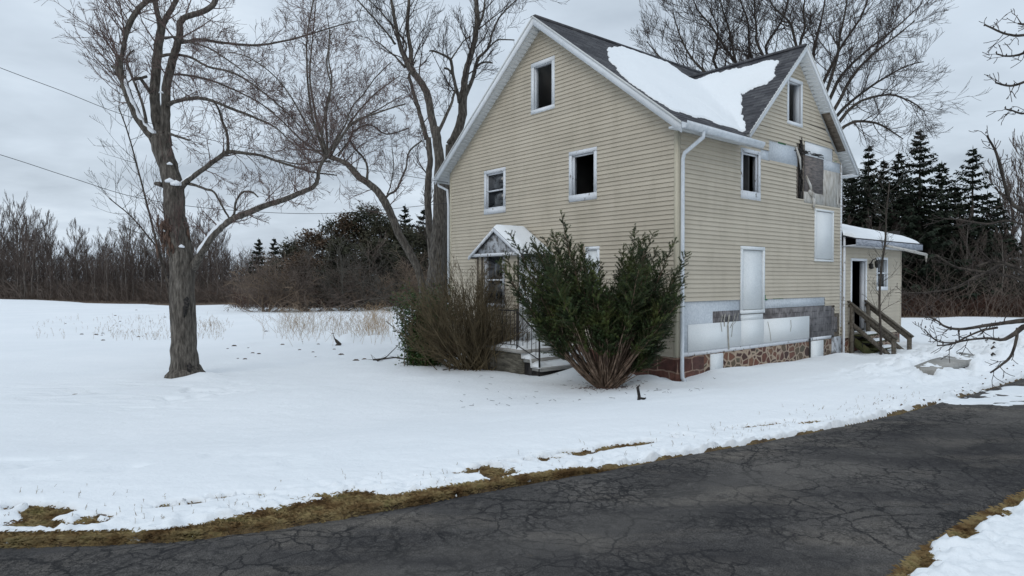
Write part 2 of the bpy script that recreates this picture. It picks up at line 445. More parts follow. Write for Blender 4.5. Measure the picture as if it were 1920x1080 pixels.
def pl_dist(X, Y, PL):
    """signed distance to a polyline; positive on its left"""
    X = np.asarray(X, float); Y = np.asarray(Y, float)
    best = np.full(X.shape, 1e9); sg = np.ones(X.shape)
    for (ax, ay), (bx, by) in zip(PL[:-1], PL[1:]):
        dx, dy = bx - ax, by - ay; L2 = dx * dx + dy * dy
        t = np.clip(((X - ax) * dx + (Y - ay) * dy) / L2, 0, 1)
        ex = X - ax - t * dx; ey = Y - ay - t * dy; d = ex * ex + ey * ey
        s = np.where(dx * (Y - ay) - dy * (X - ax) >= 0, 1.0, -1.0)
        u = d < best - 1e-12; best = np.where(u, d, best); sg = np.where(u, s, sg)
    return np.sqrt(best) * sg


def ground_z(X, Y, d=None, dr=None):
    """turf height: level with the driveway, then falling away towards the house"""
    X = np.asarray(X, float); Y = np.asarray(Y, float)
    if d is None: d = pl_dist(X, Y, EL)
    if dr is None: dr = -pl_dist(X, Y, RL)
    z = -.035 * sstep(0, .25, d) - .66 * sstep(.2, 6.5, d) - .12 * sstep(8, 30, d)
    z = z + fbm(X, Y, .18, 3, 3) * .07 * sstep(2, 8, d) + fbm(X, Y, .05, 8, 2) * .22 * sstep(14, 34, d)
    z = z + .40 * np.exp(-((X + 4.6) / 16) ** 2 - ((Y - 66) / 14) ** 2) + .42 * np.exp(-((X + 48) / 7) ** 2 - ((Y - 66) / 9) ** 2)
    z = z - .03 * sstep(0, .3, dr) - .02 * sstep(.3, 3, dr)
    return np.where((d < 0) & (dr < 0), -.05, z)


# bare and thin places in the snow: (x, y, half length, half width, angle, depth)
BARE = []


def bare(px0, py0, px1, py1, w, dep=.10, z=-.05):
    a = onz(px0, py0, z); b = onz(px1, py1, z); c = (a + b) / 2; L = (b - a).length / 2
    BARE.append((c.x, c.y, max(L, .05), w, math.atan2(b.y - a.y, b.x - a.x), dep))


bare(885, 886, 1085, 853, .045, .10); bare(905, 893, 960, 884, .05, .09); bare(1110, 849, 1218, 834, .03, .08)
bare(1255, 826, 1292, 822, .03, .06); bare(0, 958, 105, 960, .03, .08); bare(60, 966, 130, 968, .03, .07)
bare(290, 958, 380, 948, .02, .09); bare(395, 940, 490, 934, .02, .09); bare(20, 985, 130, 990, .03, .08)
bare(1330, 815, 1480, 797, .02, .05); bare(1500, 800, 1560, 793, .02, .05)
bare(560, 940, 700, 928, .03, .06); bare(150, 975, 200, 985, .03, .07)


def bare_w(X):
    return np.interp(X, [-6, -3.3, -2.7, -2.15, -1.9, -1.4, -.9, -.2, .6, 1.7, 3.6, 5.0, 7, 9, 20], [.12, .07, .05, .08, .47, .42, .24, .12, .0, -.10, -.10, -.05, -.05, -.10, -.10])


def snow_t(X, Y, d, dr):
    rough = fbm(X, Y, 3.0, 21, 5) ; fine = fbm(X, Y, 14, 40, 4)
    w = bare_w(X) * (1 + .5 * fbm(X, Y, 1.7, 5, 3)) + .10 * fbm(X, Y, 7, 6, 4)
    t = -.05 + .085 * sstep(-.08, .16, d - w) + .055 * sstep(.1, 1.6, d - w)
    t = t + rough * .018 * (1 - sstep(.5, 2.5, d)) + fine * .055 * (1 - sstep(.1, .6, d - w))
    for (cx, cy, L, wd, an, dep) in BARE:
        c, s = math.cos(an), math.sin(an)
        u = ((X - cx) * c + (Y - cy) * s) / (L * 1.15); v = (-(X - cx) * s + (Y - cy) * c) / (wd * 2.8)
        g = np.exp(-(u ** 4) - v * v)
        t = t - dep * 1.1 * g * np.clip(.9 + 2.6 * rough + 2.2 * fine, -.2, 2.2)
    t = t + sstep(.6, 3, d) * (.045 * fbm(X, Y * 1.6, .45, 60, 4) + .012 * fbm(X, Y, 2.2, 64, 3) + .004 * fine)
    # trodden ground and prints on the left, churned plough bank on the right
    tr = np.exp(-((X + 8.2) / 2.4) ** 2 - ((Y - 13.3) / 1.3) ** 2)
    t = t - tr * .10 * sstep(.05, .3, fbm(X * .8, Y * 1.3, 3.2, 71, 3))
    tr2 = np.exp(-((X + 3.9) / 2.2) ** 2 - ((Y - 6.2) / .8) ** 2)
    t = t - tr2 * .045 * sstep(.1, .6, fbm(X, Y, 2.0, 74, 3))
    bank = sstep(4.5, 9, X) * sstep(.1, .9, d) * (1 - sstep(1.9, 3.6, d))
    t = t + bank * (.10 + .26 * fbm(X, Y, 1.8, 80, 4) + .16 * fbm(X, Y, 6, 85, 3))
    right = sstep(9, 13, X) * sstep(.1, .6, d) * (1 - sstep(7, 10, d))
    t = t + right * (.03 + .18 * fbm(X, Y, 1.3, 90, 4) + .11 * fbm(X, Y, 5, 92, 3))
    # far side of the field: turf and weeds poke through
    t = t - sstep(17, 22, Y) * (1 - sstep(36, 50, Y)) * .20 * sstep(.42, .85, fbm(X, Y * .35, .8, 95, 4)) * sstep(-3, -7, X)
    # right-hand verge across the driveway
    wr = -.02 + .16 * fbm(X, Y, 2.4, 51, 4) + .12 * np.exp(-((X - 4.3) / .6) ** 2)
    tr3 = -.05 + .115 * sstep(-.07, .17, dr - wr) + fine * .055 * (1 - sstep(.1, .7, dr - wr)) + rough * .02
    tr3 = tr3 - .07 * np.exp(-((X - 4.15) / .16) ** 2 - ((Y - 4.72) / .08) ** 2) * (1.3 + fine)
    t = np.where((dr > 0) & (d < 0), tr3, t)
    t = np.where((d < 0) & (dr < 0), -.06, t)
    sl = np.exp(-((X - 7.3) / 1.7) ** 2 - ((Y - 9.35 - (X - 7.3) * .35) / .55) ** 2)      # slush tracked onto the driveway
    return np.where((d < 0.05) & (dr < 0), np.maximum(t, -.06 + .135 * sstep(.25, .75, sl * (1 + .9 * fbm(X, Y * 2.2, 1.2, 55, 4)) + .25 * fbm(X, Y * 2, 4, 56, 3))), t)


# extra humps of snow (x, y, radius, height): at the stoop, the yew, the wall and the steps
HUMPS = []


def hump(px, py, z, r, h):
    p = onz(px, py, z); HUMPS.append((p.x, p.y, r, h))


def snow_z(X, Y, d=None, dr=None):
    X = np.asarray(X, float); Y = np.asarray(Y, float)
    if d is None: d = pl_dist(X, Y, EL)
    if dr is None: dr = -pl_dist(X, Y, RL)
    z = ground_z(X, Y, d, dr) + snow_t(X, Y, d, dr)
    for (cx, cy, r, h) in HUMPS:
        z = z + h * np.exp(-((X - cx) ** 2 + (Y - cy) ** 2) / (r * r))
    return z


def lookup(A, ax, ay, x, y):
    i = min(len(ax) - 2, max(0, int(np.searchsorted(ax, x)) - 1)); j = min(len(ay) - 2, max(0, int(np.searchsorted(ay, y)) - 1))
    u = (x - ax[i]) / (ax[i + 1] - ax[i]); v = (y - ay[j]) / (ay[j + 1] - ay[j])
    return float((A[j, i] * (1 - u) + A[j, i + 1] * u) * (1 - v) + (A[j + 1, i] * (1 - u) + A[j + 1, i + 1] * u) * v)


def sz(x, y): return lookup(TT, xs, ys, x, y)
def gzq(x, y): return lookup(GZ, xs, ys, x, y)


def spread(a, b, n, k=1.0):
    return np.linspace(a, b, n)


HUMPS.append((2.9, 14.2, .55, .16)); HUMPS.append((1.9, 15.3, .75, .16)); HUMPS.append((5.2, 15.0, .9, .12)); HUMPS.append((1.6, 15.1, .5, .12))
HUMPS.append((6.9, 16.0, 1.1, .12)); HUMPS.append((8.6, 17.8, .8, .10)); HUMPS.append((-7.15, 15.25, .42, .13)); HUMPS.append((-7.95, 15.2, .5, -.05)); HUMPS.append((-6.1, 24.6, .5, .32)); HUMPS.append((-5.2, 25.2, .5, .25))
HUMPS.append((9.2, 18.2, .45, .12)); HUMPS.append((3.55, 14.2, .28, -.16)); HUMPS.append((2.95, 14.75, .30, -.12)); HUMPS.append((11.3, 15.3, .9, -.08))

xs = np.concatenate([-np.geomspace(260, 7, 90), np.arange(-6.9, -4.2, .05), np.arange(-4.2, 7.0, .024), np.arange(7.0, 15, .05), np.geomspace(15.1, 260, 80)])
ys = np.concatenate([-np.geomspace(60, 1, 16), np.arange(0, 3.4, .2), np.arange(3.4, 7.4, .017), np.arange(7.4, 12, .03), np.arange(12, 20, .06), np.geomspace(20.1, 260, 130)])
GX, GY = np.meshgrid(xs, ys)
DD = pl_dist(GX, GY, EL); DR = -pl_dist(GX, GY, RL)
TT = snow_z(GX, GY, DD, DR)
GZ = ground_z(GX, GY, DD, DR)
# the field stops at the woods; beyond it lies leaf litter
far = np.where(GX < 8, 66 + 4 * np.sin(GX * .09) + .12 * np.minimum(0, GX + 10), 41 + .02 * (GX - 8)) + 3 * fbm(GX, GY, .12, 33, 3)
TT = TT - .6 * sstep(-1, 1, (GY - far) / 2.5)
keep = TT > GZ - .03
snow = grid_mesh('snow_field', GX, GY, TT, M['snow'], keep=keep)
tag(snow, kind='structure')
cx = np.concatenate([-np.geomspace(700, 7, 70), np.arange(-6.9, 15, .09), np.geomspace(15.1, 700, 70)])
cy = np.concatenate([-np.geomspace(80, 1, 14), np.arange(0, 3.4, .2), np.arange(3.4, 9, .06), np.arange(9, 20, .16), np.geomspace(20.2, 700, 90)])
CX, CY = np.meshgrid(cx, cy)
CD = pl_dist(CX, CY, EL); CR = -pl_dist(CX, CY, RL)
CG = ground_z(CX, CY, CD, CR) + fbm(CX, CY, 8, 12, 3) * .008 * (1 - sstep(12, 20, CY)) * ((CD > 0) | (CR > 0))
turf = grid_mesh('ground', CX, CY, CG, M['turf']); turf.data.materials.append(M['litter'])
mi = np.zeros(len(turf.data.polygons), np.int32)
cen = np.zeros(len(mi) * 3, np.float32); turf.data.polygons.foreach_get('center', cen); cen = cen.reshape(-1, 3)
mi[(cen[:, 1] > np.where(cen[:, 0] < 8, 58, 39))] = 1
turf.data.polygons.foreach_set('material_index', mi)
tag(turf, kind='structure')

# driveway sheet: ragged edges, flat
mb = MB()
NJ = 26
ex = [p for p in EL if p[0] > -60]; L = []
tt = np.linspace(0, 1, 900)
def resample(P, ts):
    P = np.array(P); s = np.concatenate([[0], np.cumsum(np.hypot(*np.diff(P, axis=0).T))])
    # denser close to the camera
    w = 1 / (1 + np.hypot(P[:, 0], P[:, 1]) ** 1.3); c = np.concatenate([[0], np.cumsum(np.hypot(*np.diff(P, axis=0).T) * (w[1:] + w[:-1]) / 2)]); c /= c[-1]
    return np.stack([np.interp(ts, c, P[:, 0]), np.interp(ts, c, P[:, 1])], -1)
A = resample(EL, tt); B = resample([(-90, -60), (-20, -40)] + RL, tt)
A[:, 1] += fbm(A[:, 0], A[:, 1], 2.5, 4, 4) * .05; B[:, 0] += fbm(B[:, 0], B[:, 1], 2.5, 14, 4) * .05
u = np.linspace(0, 1, NJ)[None, :, None]
G = A[:, None, :] * (1 - u) + B[:, None, :] * u
Zr = -.0 + .012 * fbm(G[..., 0], G[..., 1], .8, 77, 3)
Zr[:, 0] -= .04; Zr[:, -1] -= .04
road = grid_mesh('driveway', G[..., 0], G[..., 1], Zr, M['asphalt']); tag(road, kind='structure')
# ------------------------------------------------------------------ the farmhouse
HC = Vector((3.61, 14.35, 0)); HA = math.atan2(.638, .770)
VX = Vector((math.cos(HA), math.sin(HA), 0)); UY = Vector((-math.sin(HA), math.cos(HA), 0))
house = thing('farmhouse', 'tan sided two storey farmhouse with open windows and damaged siding beside the driveway', 'house', (HC.x, HC.y, 0), HA)


def loc(p):
    r = Vector(p) - HC; return Vector((r.dot(VX), r.dot(UY), r.z))


def wld(x, y, z):
    return HC + VX * x + UY * y + Vector((0, 0, z))


def hit(px, py, p0, n):
    """where the view ray through a photo pixel meets a plane of the house (house coordinates)"""
    d = ray(px, py); ld = Vector((d.dot(VX), d.dot(UY), d.z)); o = loc(CAM); p0 = Vector(p0); n = Vector(n)
    return o + ld * ((p0 - o).dot(n) / ld.dot(n))


def RW(px, py, o=0): h = hit(px, py, (0, -o, 0), (0, 1, 0)); return h.x, h.z
def LW(px, py, o=0): h = hit(px, py, (-o, 0, 0), (1, 0, 0)); return h.y, h.z


mapR = lambda s, z, o: (s, -o, z)
mapL = lambda s, z, o: (-o, s, z)
W, D = 7.92, 8.74          # long wall, gable wall
SB = -.06                  # bottom of the siding
EV = 5.05                  # where wall meets soffit
SL, RZ = .775, 8.63        # main roof
CXR, CZR = 5.2, 7.85       # cross gable ridge
C = .1016


def intervals(lo, hi, holes, za, zb):
    segs = [(lo, hi)]; zm = (za + zb) / 2
    for (x0, x1, z0, z1) in holes:
        if z0 - 1e-6 <= zm <= z1 + 1e-6:
            new = []
            for a, b in segs:
                if x1 <= a or x0 >= b: new.append((a, b)); continue
                if x0 > a: new.append((a, x0))
                if x1 < b: new.append((x1, b))
            segs = new
    return segs


def lap(mb, mp, z0, zt, lo, hi, holes, course=C, proud=.024, base=.002, sag=None):
    k = 0; z = z0
    while z < zt - 1e-4:
        z1 = z + course
        cuts = sorted({z, min(z1, zt)} | {h[2] for h in holes if z < h[2] < min(z1, zt)} | {h[3] for h in holes if z < h[3] < min(z1, zt)})
        for a, b in zip(cuts[:-1], cuts[1:]):
            oa = base + proud * (1 - (a - z) / course); ob = base + proud * (1 - (b - z) / course)
            l0, h0, l1, h1 = lo(a), hi(a), lo(b), hi(b)
            if h0 - l0 < .01: continue
            for (p, q) in intervals(l0, h0, holes, a, b):
                p1 = l1 if abs(p - l0) < 1e-6 else p; q1 = h1 if abs(q - h0) < 1e-6 else q
                if q1 < p1: p1 = q1 = (p1 + q1) / 2
                n = max(1, int((q - p) / 1.2))
                for i in range(n):
                    t0, t1 = i / n, (i + 1) / n
                    A, B = p + (q - p) * t0, p + (q - p) * t1; A1, B1 = p1 + (q1 - p1) * t0, p1 + (q1 - p1) * t1
                    w = [0, 0] if sag is None else [sag(A, a), sag(B, a)]
                    mb.poly([mp(A, a + w[0], oa), mp(B, a + w[1], oa), mp(B1, b + w[1], ob), mp(A1, b + w[0], ob)])
                    if a == z:
                        mb.poly([mp(A, a + w[0], 0), mp(B, a + w[1], 0), mp(B, a + w[1], oa), mp(A, a + w[0], oa)])
        z = z1; k += 1


def sheet(mb, mp, z0, zt, lo, hi, holes, o, step=.5):
    """flat wall with the openings cut out"""
    cuts = sorted({z0, zt, EV} | set(np.arange(z0, zt, step)) | {h[2] for h in holes} | {h[3] for h in holes})
    cuts = [c for c in cuts if z0 <= c <= zt]
    for a, b in zip(cuts[:-1], cuts[1:]):
        if b - a < 1e-4: continue
        e = 1e-5; l0, h0, l1, h1 = lo(a + e), hi(a + e), lo(b - e), hi(b - e)
        for (p, q) in intervals(min(l0, l1), max(h0, h1), holes, a, b):
            p0 = l0 if p <= max(l0, l1) + 1e-6 and p <= min(l0, l1) + 1e-6 else p; p1 = l1 if p <= min(l0, l1) + 1e-6 else p
            q0 = h0 if q >= max(h0, h1) - 1e-6 else q; q1 = h1 if q >= max(h0, h1) - 1e-6 else q
            mb.poly([mp(p0, a, o), mp(q0, a, o), mp(q1, b, o), mp(p1, b, o)])


# openings, read off the photograph on the planes of the walls --------------------------------
def rectR(tl, br): a = RW(*tl); b = RW(*br); return [min(a[0], b[0]), max(a[0], b[0]), min(a[1], b[1]), max(a[1], b[1])]
def rectL(tl, br): a = LW(*tl); b = LW(*br); return [min(a[0], b[0]), max(a[0], b[0]), min(a[1], b[1]), max(a[1], b[1])]


L_attic = rectL((997, 121), (1041, 203)); L_mid = rectL((1068, 286), (1120, 373)); L_small = rectL((909, 321.5), (949, 398))
L_low = rectL((1099, 463), (1125, 545))
R_attic = rectR((1475, 143), (1503, 240)); R_mid = rectR((1388, 276.5), (1424, 377)); R_up = rectR((1526, 391), (1560, 491)); R_low = rectR((1387, 461), (1431, 586))
print('windows', [[round(v, 2) for v in r] for r in (L_attic, L_mid, L_small, L_low, R_attic, R_mid, R_up, R_low)])


def inset(r, t, b=None): return [r[0] + t, r[1] - t, r[2] + (b or t), r[3] - t]


loL = lambda z: 0.0 if z <= EV else (z - EV) / SL
hiL = lambda z: D if z <= EV else D - (z - EV) / SL
ZL = EV + SL * D / 2
loR = lambda z: 0.0 if z <= EV else CXR - (7.6 - z) / .96
hiR = lambda z: W if z <= EV else min(W, CXR + (7.6 - z) / .96)

# damaged areas of the long wall where siding has come off (x0,x1,z0,z1)
def px_rect(a, b): return rectR(a, b)
xb0 = RW(1388, 560)[0]; xb1 = RW(1430, 560)[0]
b1 = px_rect((1279, 566), (1388, 672)); b2 = px_rect((1430, 562), (1545, 640)); b3 = px_rect((1545, 572), (1566, 640))
zlow = -.2
holes_low = [[.02, xb0 + .02, zlow, b1[3]], [xb0 - .02, xb1 + .02, zlow, b2[3] - .03], [xb1 - .02, b2[1], zlow, b2[3]], [b2[1] - .01, b3[1] - .1, zlow, b3[3] - .02], [b3[1] - .12, W - .12, zlow, RW(1570, 587)[1]]]
def colR(xa, xb, xm, ya, yb): return [RW(xa, 300)[0], RW(xb, 300)[0], RW(xm, yb)[1], RW(xm, ya)[1]]
u1 = colR(1441, 1494, 1467, 270, 305); u1b = colR(1425, 1442, 1433, 281, 300); u2 = colR(1493, 1509, 1501, 262, 373); u3 = colR(1508, 1572, 1540, 290, 385); u4 = colR(1508, 1560, 1530, 270, 288)
holes_up = [[u1[0], u1[1] + .02, u1[2], u1[3]], [u1b[0], u1b[1] + .01, u1b[2], u1b[3]], [u2[0] - .02, u2[1], u2[2], u2[3] - .12], [u3[0] - .02, W - .09, u3[2], EV + .0], [u4[0] - .02, u4[1], EV - .02, u4[3]]]
print('upper damage', [[round(v, 2) for v in r] for r in holes_up], 'low', [[round(v, 2) for v in r] for r in holes_low])
winL = [inset(r, .03) for r in (L_attic, L_mid, L_small, L_low)]
winR = [inset(r, .03) for r in (R_attic, R_mid, R_up, R_low)]


def sagR(x, z):   # loosened courses under the cross gable window
    s = 0.0
    if 5.25 < z < 5.9 and x > 5.6: s = -.05 * (x - 5.6) / 2 * (1 + .5 * math.sin(z * 23))
    if 4.95 < z < 5.5 and x < 4.0 and x > 2.2: s = -.02 * math.sin((x - 2.2) * 1.7)
    return s


mb = MB(); lap(mb, mapL, SB, ZL, loL, hiL, winL); mb.build('gable_wall_siding', M['siding'], house)
mb = MB(); lap(mb, mapR, SB, 7.6, loR, hiR, winR + holes_low + holes_up, sag=sagR); mb.build('side_wall_siding', M['siding'], house)
mb = MB()
sheet(mb, mapL, -.1, ZL, loL, hiL, [inset(r, .09) for r in (L_attic, L_mid, L_small)], -.012)
sheet(mb, mapR, -.1, 7.6, loR, hiR, [inset(r, .09) for r in (R_attic, R_mid)], -.012)
# the walls one cannot see from the driveway, and the floors inside
mb.box(.0, W - .01, D - .012, D, -.1, EV)
mb.poly([(W, 0.012, -.1), (W, D, -.1), (W, D, EV), (W, D / 2, ZL), (W, 0.012, EV)])
mb.build('wall_sheathing', M['wood'], house)
mb = MB()
for z in (.02, 2.75, 5.1): mb.box(.03, W - .03, .03, D - .03, z, z + .05)
mb.box(2.4, 2.45, .03, D - .03, .08, 2.74); mb.box(2.9, 2.95, .03, D - .03, 2.81, 5.09); mb.box(.03, 2.88, 3.6, 3.65, 2.81, 5.09); mb.box(3.4, 3.45, .6, D - .6, 5.16, 5.9)
mb.box(.03, W - .03, 2.1, 2.14, 2.81, 5.09)
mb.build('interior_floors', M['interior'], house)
mb = MB(); mb.beam((R_attic[0] + .20, .42, 6.0), (R_attic[0] + .36, .5, 6.95), .05, .1); mb.beam((R_attic[0] + .5, .5, 5.9), (R_attic[0] + .3, .4, 6.9), .1, .05)
mb.build('leaning_lath', M['stud'], house)

# corner boards
ctm = pm('tan_corner_trim', [(.47, .43, .33), (.55, .50, .39)], 2, .6, 0)
for bx in ((-.026, .0, -.026, .075, SB - .02, EV), (0.0, .075, -.026, .0, SB - .02, EV), (-.024, .05, D - .07, D + .02, SB, EV)):
    mb = MB(); mb.box(*bx); mb.build('corner_trim', ctm, house)
mb = MB(); mb.box(W - .07, W + .02, -.024, .05, SB + .3, EV)
mb.build('corner_trim', M['peel'], house)


# windows --------------------------------------------------------------------------------
def win_frame(r, mp, mat, t, parent, name='window', sill=None, depth=.022, proud=.03, reveal=.16, label=None):
    x0, x1, z0, z1 = r; s = sill or t
    mb = MB(); B = lambda a, b, c, d, e, f: mb.box(a, b, e, f, c, d, mp=lambda X, Y, Z: mp(X, Z, Y))
    B(x0, x1, z1 - t, z1, -.01, proud); B(x0, x1, z0, z0 + s, -.01, proud + .004)
    B(x0, x0 + t, z0 + s, z1 - t, -.01, proud - .002); B(x1 - t, x1, z0 + s, z1 - t, -.01, proud - .002)
    # lining of the opening
    B(x0 + t - .02, x0 + t, z0 + s, z1 - t, -reveal, -.0101); B(x1 - t, x1 - t + .02, z0 + s, z1 - t, -reveal, -.0101)
    B(x0 + t - .02, x1 - t + .02, z1 - t, z1 - t + .02, -reveal, -.0102); B(x0 + t - .02, x1 - t + .02, z0 + s - .02, z0 + s, -reveal, -.0102)
    o = mb.build(name, mat, parent)
    if label: o['label'] = label
    return o


def bars(parent, r, mp, spec, mat, name):
    mb = MB()
    for (a, b, c, d, e, f) in spec: mb.box(a, b, e, f, c, d, mp=lambda X, Y, Z: mp(X, Z, Y))
    return mb.build(name, mat, parent)


w1 = win_frame(L_attic, mapL, M['trim'], .11, house, label='open attic window in the front gable')
w2 = win_frame(L_mid, mapL, M['peel'], .10, house, sill=.17, label='open upstairs window with flaking white frame')
r = inset(L_mid, .10, .17); bars(w2, r, mapL, [(r[1] - .05, r[1] - .01, r[2], r[3], -.06, -.02), (r[0], r[1], r[3] - .045, r[3] - .012, -.055, -.022), (r[0] + .01, r[0] + .03, r[2], r[3] - .05, -.07, -.03)], M['peel'], 'sash')
w3 = win_frame(L_small, mapL, M['peel'], .10, house, sill=.16, label='small glazed sash window')
r = inset(L_small, .10, .16); zm = (r[2] + r[3]) / 2
bars(w3, r, mapL, [(r[0], r[1], zm - .02, zm + .02, -.05, -.015), (r[0], r[1], r[3] - .045, r[3], -.055, -.02), (r[0], r[1], r[2], r[2] + .04, -.07, -.03), (r[0], r[0] + .03, r[2] + .04, r[3] - .045, -.06, -.02), (r[1] - .03, r[1], r[2] + .04, r[3] - .045, -.06, -.02)], M['peel'], 'sash')
bars(w3, r, mapL, [(r[0] + .03, r[1] - .03, zm + .02, r[3] - .045, -.05, -.045), (r[0] + .03, r[1] - .03, r[2] + .04, zm - .02, -.066, -.06)], M['glass'], 'pane')
w4 = win_frame(L_low, mapL, M['trim'], .08, house, label='boarded ground floor window behind the yew')
r = inset(L_low, .08); bars(w4, r, mapL, [(r[0], r[1], r[2], r[3], -.02, -.005)], M['board'], 'cover_board')
w5 = win_frame(R_attic, mapR, M['trim'], .085, house, reveal=.2, label='open attic window in the cross gable')
w6 = win_frame(R_mid, mapR, M['peel'], .085, house, sill=.2, reveal=.14, label='open upstairs window on the side wall')
r = inset(R_mid, .085, .2); bars(w6, r, mapR, [(r[1] - .05, r[1] - .012, r[2], r[3], -.06, -.02), (r[0], r[1], r[3] - .05, r[3] - .014, -.055, -.022)], M['peel'], 'sash')
bars(w6, r, mapR, [(r[0] + .05, r[0] + .3, r[2] - .1, r[3] - .2, -.72, -.68)], M['interior'], 'inner_door')
w7 = win_frame(R_up, mapR, M['board'], .055, house, proud=.05, label='tall boarded window high at the far corner')
r = inset(R_up, .06); bars(w7, r, mapR, [(r[0] + .012, r[1] + .03, r[2] + .010, r[3] - .012, -.02, .034)], M['board'], 'cover_board')
w8 = win_frame(R_low, mapR, M['board'], .085, house, proud=.045, label='tall boarded ground floor window')
r = inset(R_low, .092); bars(w8, r, mapR, [(r[0] + .004, r[1] - .004, r[2] + .004, r[3] - .004, -.02, .012), (r[0] + .012, r[1] - .012, r[2] + .012, r[3] - .16, .012, .022)], M['board'], 'cover_board')

# stripped band along the foot of the side wall
def slab(name, rects, mat, mp=mapR, parent=house):
    for (x0, x1, z0, z1, o0, o1) in rects:
        mb = MB(); mb.box(x0, x1, o0, o1, z0, z1, mp=lambda X, Y, Z: mp(X, Z, Y)); o = mb.build(name, mat, parent)
    return o


f0, f1 = b1[3], b2[3]
slab('foam_board', [(.075, xb0 - .003, -.04, f0 + .01, -.008, .006), (xb1 + .003, b2[1], RW(1500, 575)[1] + .0, f1 + .01, -.008, .007)], M['foam'])
ds = px_rect((1336, 584), (1386, 609)); slab('exposed_shingle', [(ds[0], ds[1], ds[2], ds[3], .006, .014)], M['oldshingle'])
ds2 = px_rect((1432, 576), (1566, 640)); slab('exposed_shingle', [(xb1 + .003, ds2[1] - .28, -.02, RW(1500, 575.5)[1] - .004, -.008, .010), (ds2[1] - .28, ds2[1] - .08, -.02, RW(1550, 577)[1], -.008, .004), (ds2[1] - .08, ds2[1] + .10, .12, .56, -.008, .008)], M['oldshingle'])
wb = px_rect((1288.5, 609), (1515, 664)); wbx0, wbx1 = wb[0], wb[1]; wbz1 = RW(1400, 603)[1]; 
slab('long_cover_board', [(wbx0, xb0 - .006, .035, RW(1289, 609)[1], .014, .034), (xb1 + .006, wbx1, .035, RW(1289, 609)[1], .014, .034), (xb0 - .004, xb1 + .004, .033, RW(1289, 609)[1] + .01, .016, .037)], M['board'])
slab('cover_board', [(xb0 + .01, xb1 - .03, RW(1289, 609)[1] + .012, R_low[2] - .02, .0, .028)], M['board'])
# drips of old foam and dirt down the board
fdm = pm('grimy_drips', [(.22, .20, .17), (.42, .40, .35)], 12, .9, .3, .01)
for (pts, wd) in (([(1352, 590), (1349, 606), (1351, 622)], .03), ([(1365, 590), (1362, 610), (1364, 655)], .075), ([(1357, 588), (1355, 600), (1356, 612)], .05), ([(1376, 588), (1372, 604), (1366, 615)], .035), ([(1382, 586), (1379, 600), (1371, 610), (1369, 632)], .025), ([(1437, 603), (1441, 622), (1443, 640)], .03), ([(1480, 600), (1481, 612), (1479, 622)], .03)):
    mb = MB(); P = [RW(*p) for p in pts]
    for (a, b) in zip(P[:-1], P[1:]): mb.poly([mapR(a[0] - wd / 2, a[1], .0385), mapR(a[0] + wd / 2, a[1], .0385), mapR(b[0] + wd / 2 * .8, b[1], .0385), mapR(b[0] - wd / 2 * .8, b[1], .0385)])
    mb.build('foam_drip', fdm, house)
slab('green_wrap', [(.09, .75, f0 + .004, f0 + .022, .006, .014), (1.05, 1.5, f0 + .008, f0 + .02, .006, .014), (xb1 + .02, xb1 + .1, f1 + .0, f1 + .12, .019, .026), (xb1 + .02, xb1 + .2, f1 - .012, f1 + .018, .012, .022), (xb1 + .5, xb1 + 1.0, f1 + .006, f1 + .018, .006, .013)], M['green'])
# sill board and stone foundation
slab('sill_board', [(.03, 6.2, -.062, .03, -.01, .022), (6.2, W - .6, -.055, .032, -.01, .017)], M['peel'])
mb = MB(); mb.box(.0, W, -.03, .25, -1.4, -.065, mp=lambda X, Y, Z: (X, Y, Z)); mb.build('foundation', M['stone'], house)
mb = MB(); mb.box(-.03, .2, .0, D, -1.4, -.07); mb.box(-.04, .95, -.045, .02, -1.4, -.068); mb.build('foundation', M['stonebig'], house)
wp = px_rect((1329, 672), (1350, 705)); wp2 = px_rect((1518, 645), (1541, 680))
slab('foundation_patch', [(wp[0], wp[1] + .05, -.55, -.075, .03, .052), (wp2[0], wp2[1], -.75, -.066, .02, .045)], M['board'])
slab('foundation_patch', [(W - .62, W, -1.2, -.02, .02, .04)], M['peelgrey'])
slab('pipe', [(wp2[0] - .09, wp2[0] - .05, -.8, .03, .03, .06)], M['wire'])

# torn area under the cross gable ------------------------------------------------------------
slab('foam_board', [(u1[0] - .02, u1[1] + .02, u1[2] - .02, u1[3] + .02, -.008, .006), (u1b[0] - .02, u1b[1] - .02, u1b[2] - .02, u1b[3] + .02, -.009, .004)], M['foam'])
slab('foam_board', [(u4[0] + .03, u4[1], EV + .0, u4[3] + .01, -.008, .010)], M['trim'])
d1 = colR(1544, 1571, 1557, 294, 321); slab('foam_board', [(d1[0], W - .1, d1[2], EV + .02, -.008, .008)], M['foam'])
d2 = colR(1509, 1544, 1526, 286, 362); slab('bare_boards', [(d2[0] - .02, d2[1] - .003, d2[2], d2[3] + .03, -.008, .004)], M['greyboards'])
slab('torn_wrap', [(d2[1], W - .08, u3[2] - .02, d1[2] - .003, -.008, .007), (u3[0] - .02, d2[1] - .003, u3[2] - .02, d2[2] - .003, -.008, .006)], M['tear'])
mb = MB()
pv = colR(1494, 1508, 1501, 281, 373); pvx = (pv[0] + pv[1]) / 2
RB = random.Random(4)
mb.box(pvx - .11, pvx + .07, -.02, .0, pv[2], EV + .05, mp=lambda X, Y, Z: mapR(X, Z, Y))
for k in range(60):
    zz = RB.uniform(pv[2], 5.5); sp_ = .10 if zz < 5.05 else .07; xx = pvx + RB.uniform(-sp_, sp_) - .02; l = RB.uniform(.08, .3); w = RB.uniform(.008, .022)
    mb.tube([mapR(xx, zz - l / 2, .01), mapR(xx + RB.uniform(-.01, .01), zz, RB.uniform(.01, .04)), mapR(xx + RB.uniform(-.02, .02), zz + l / 2, .012)], [w * .6, w, w * .4], 5)
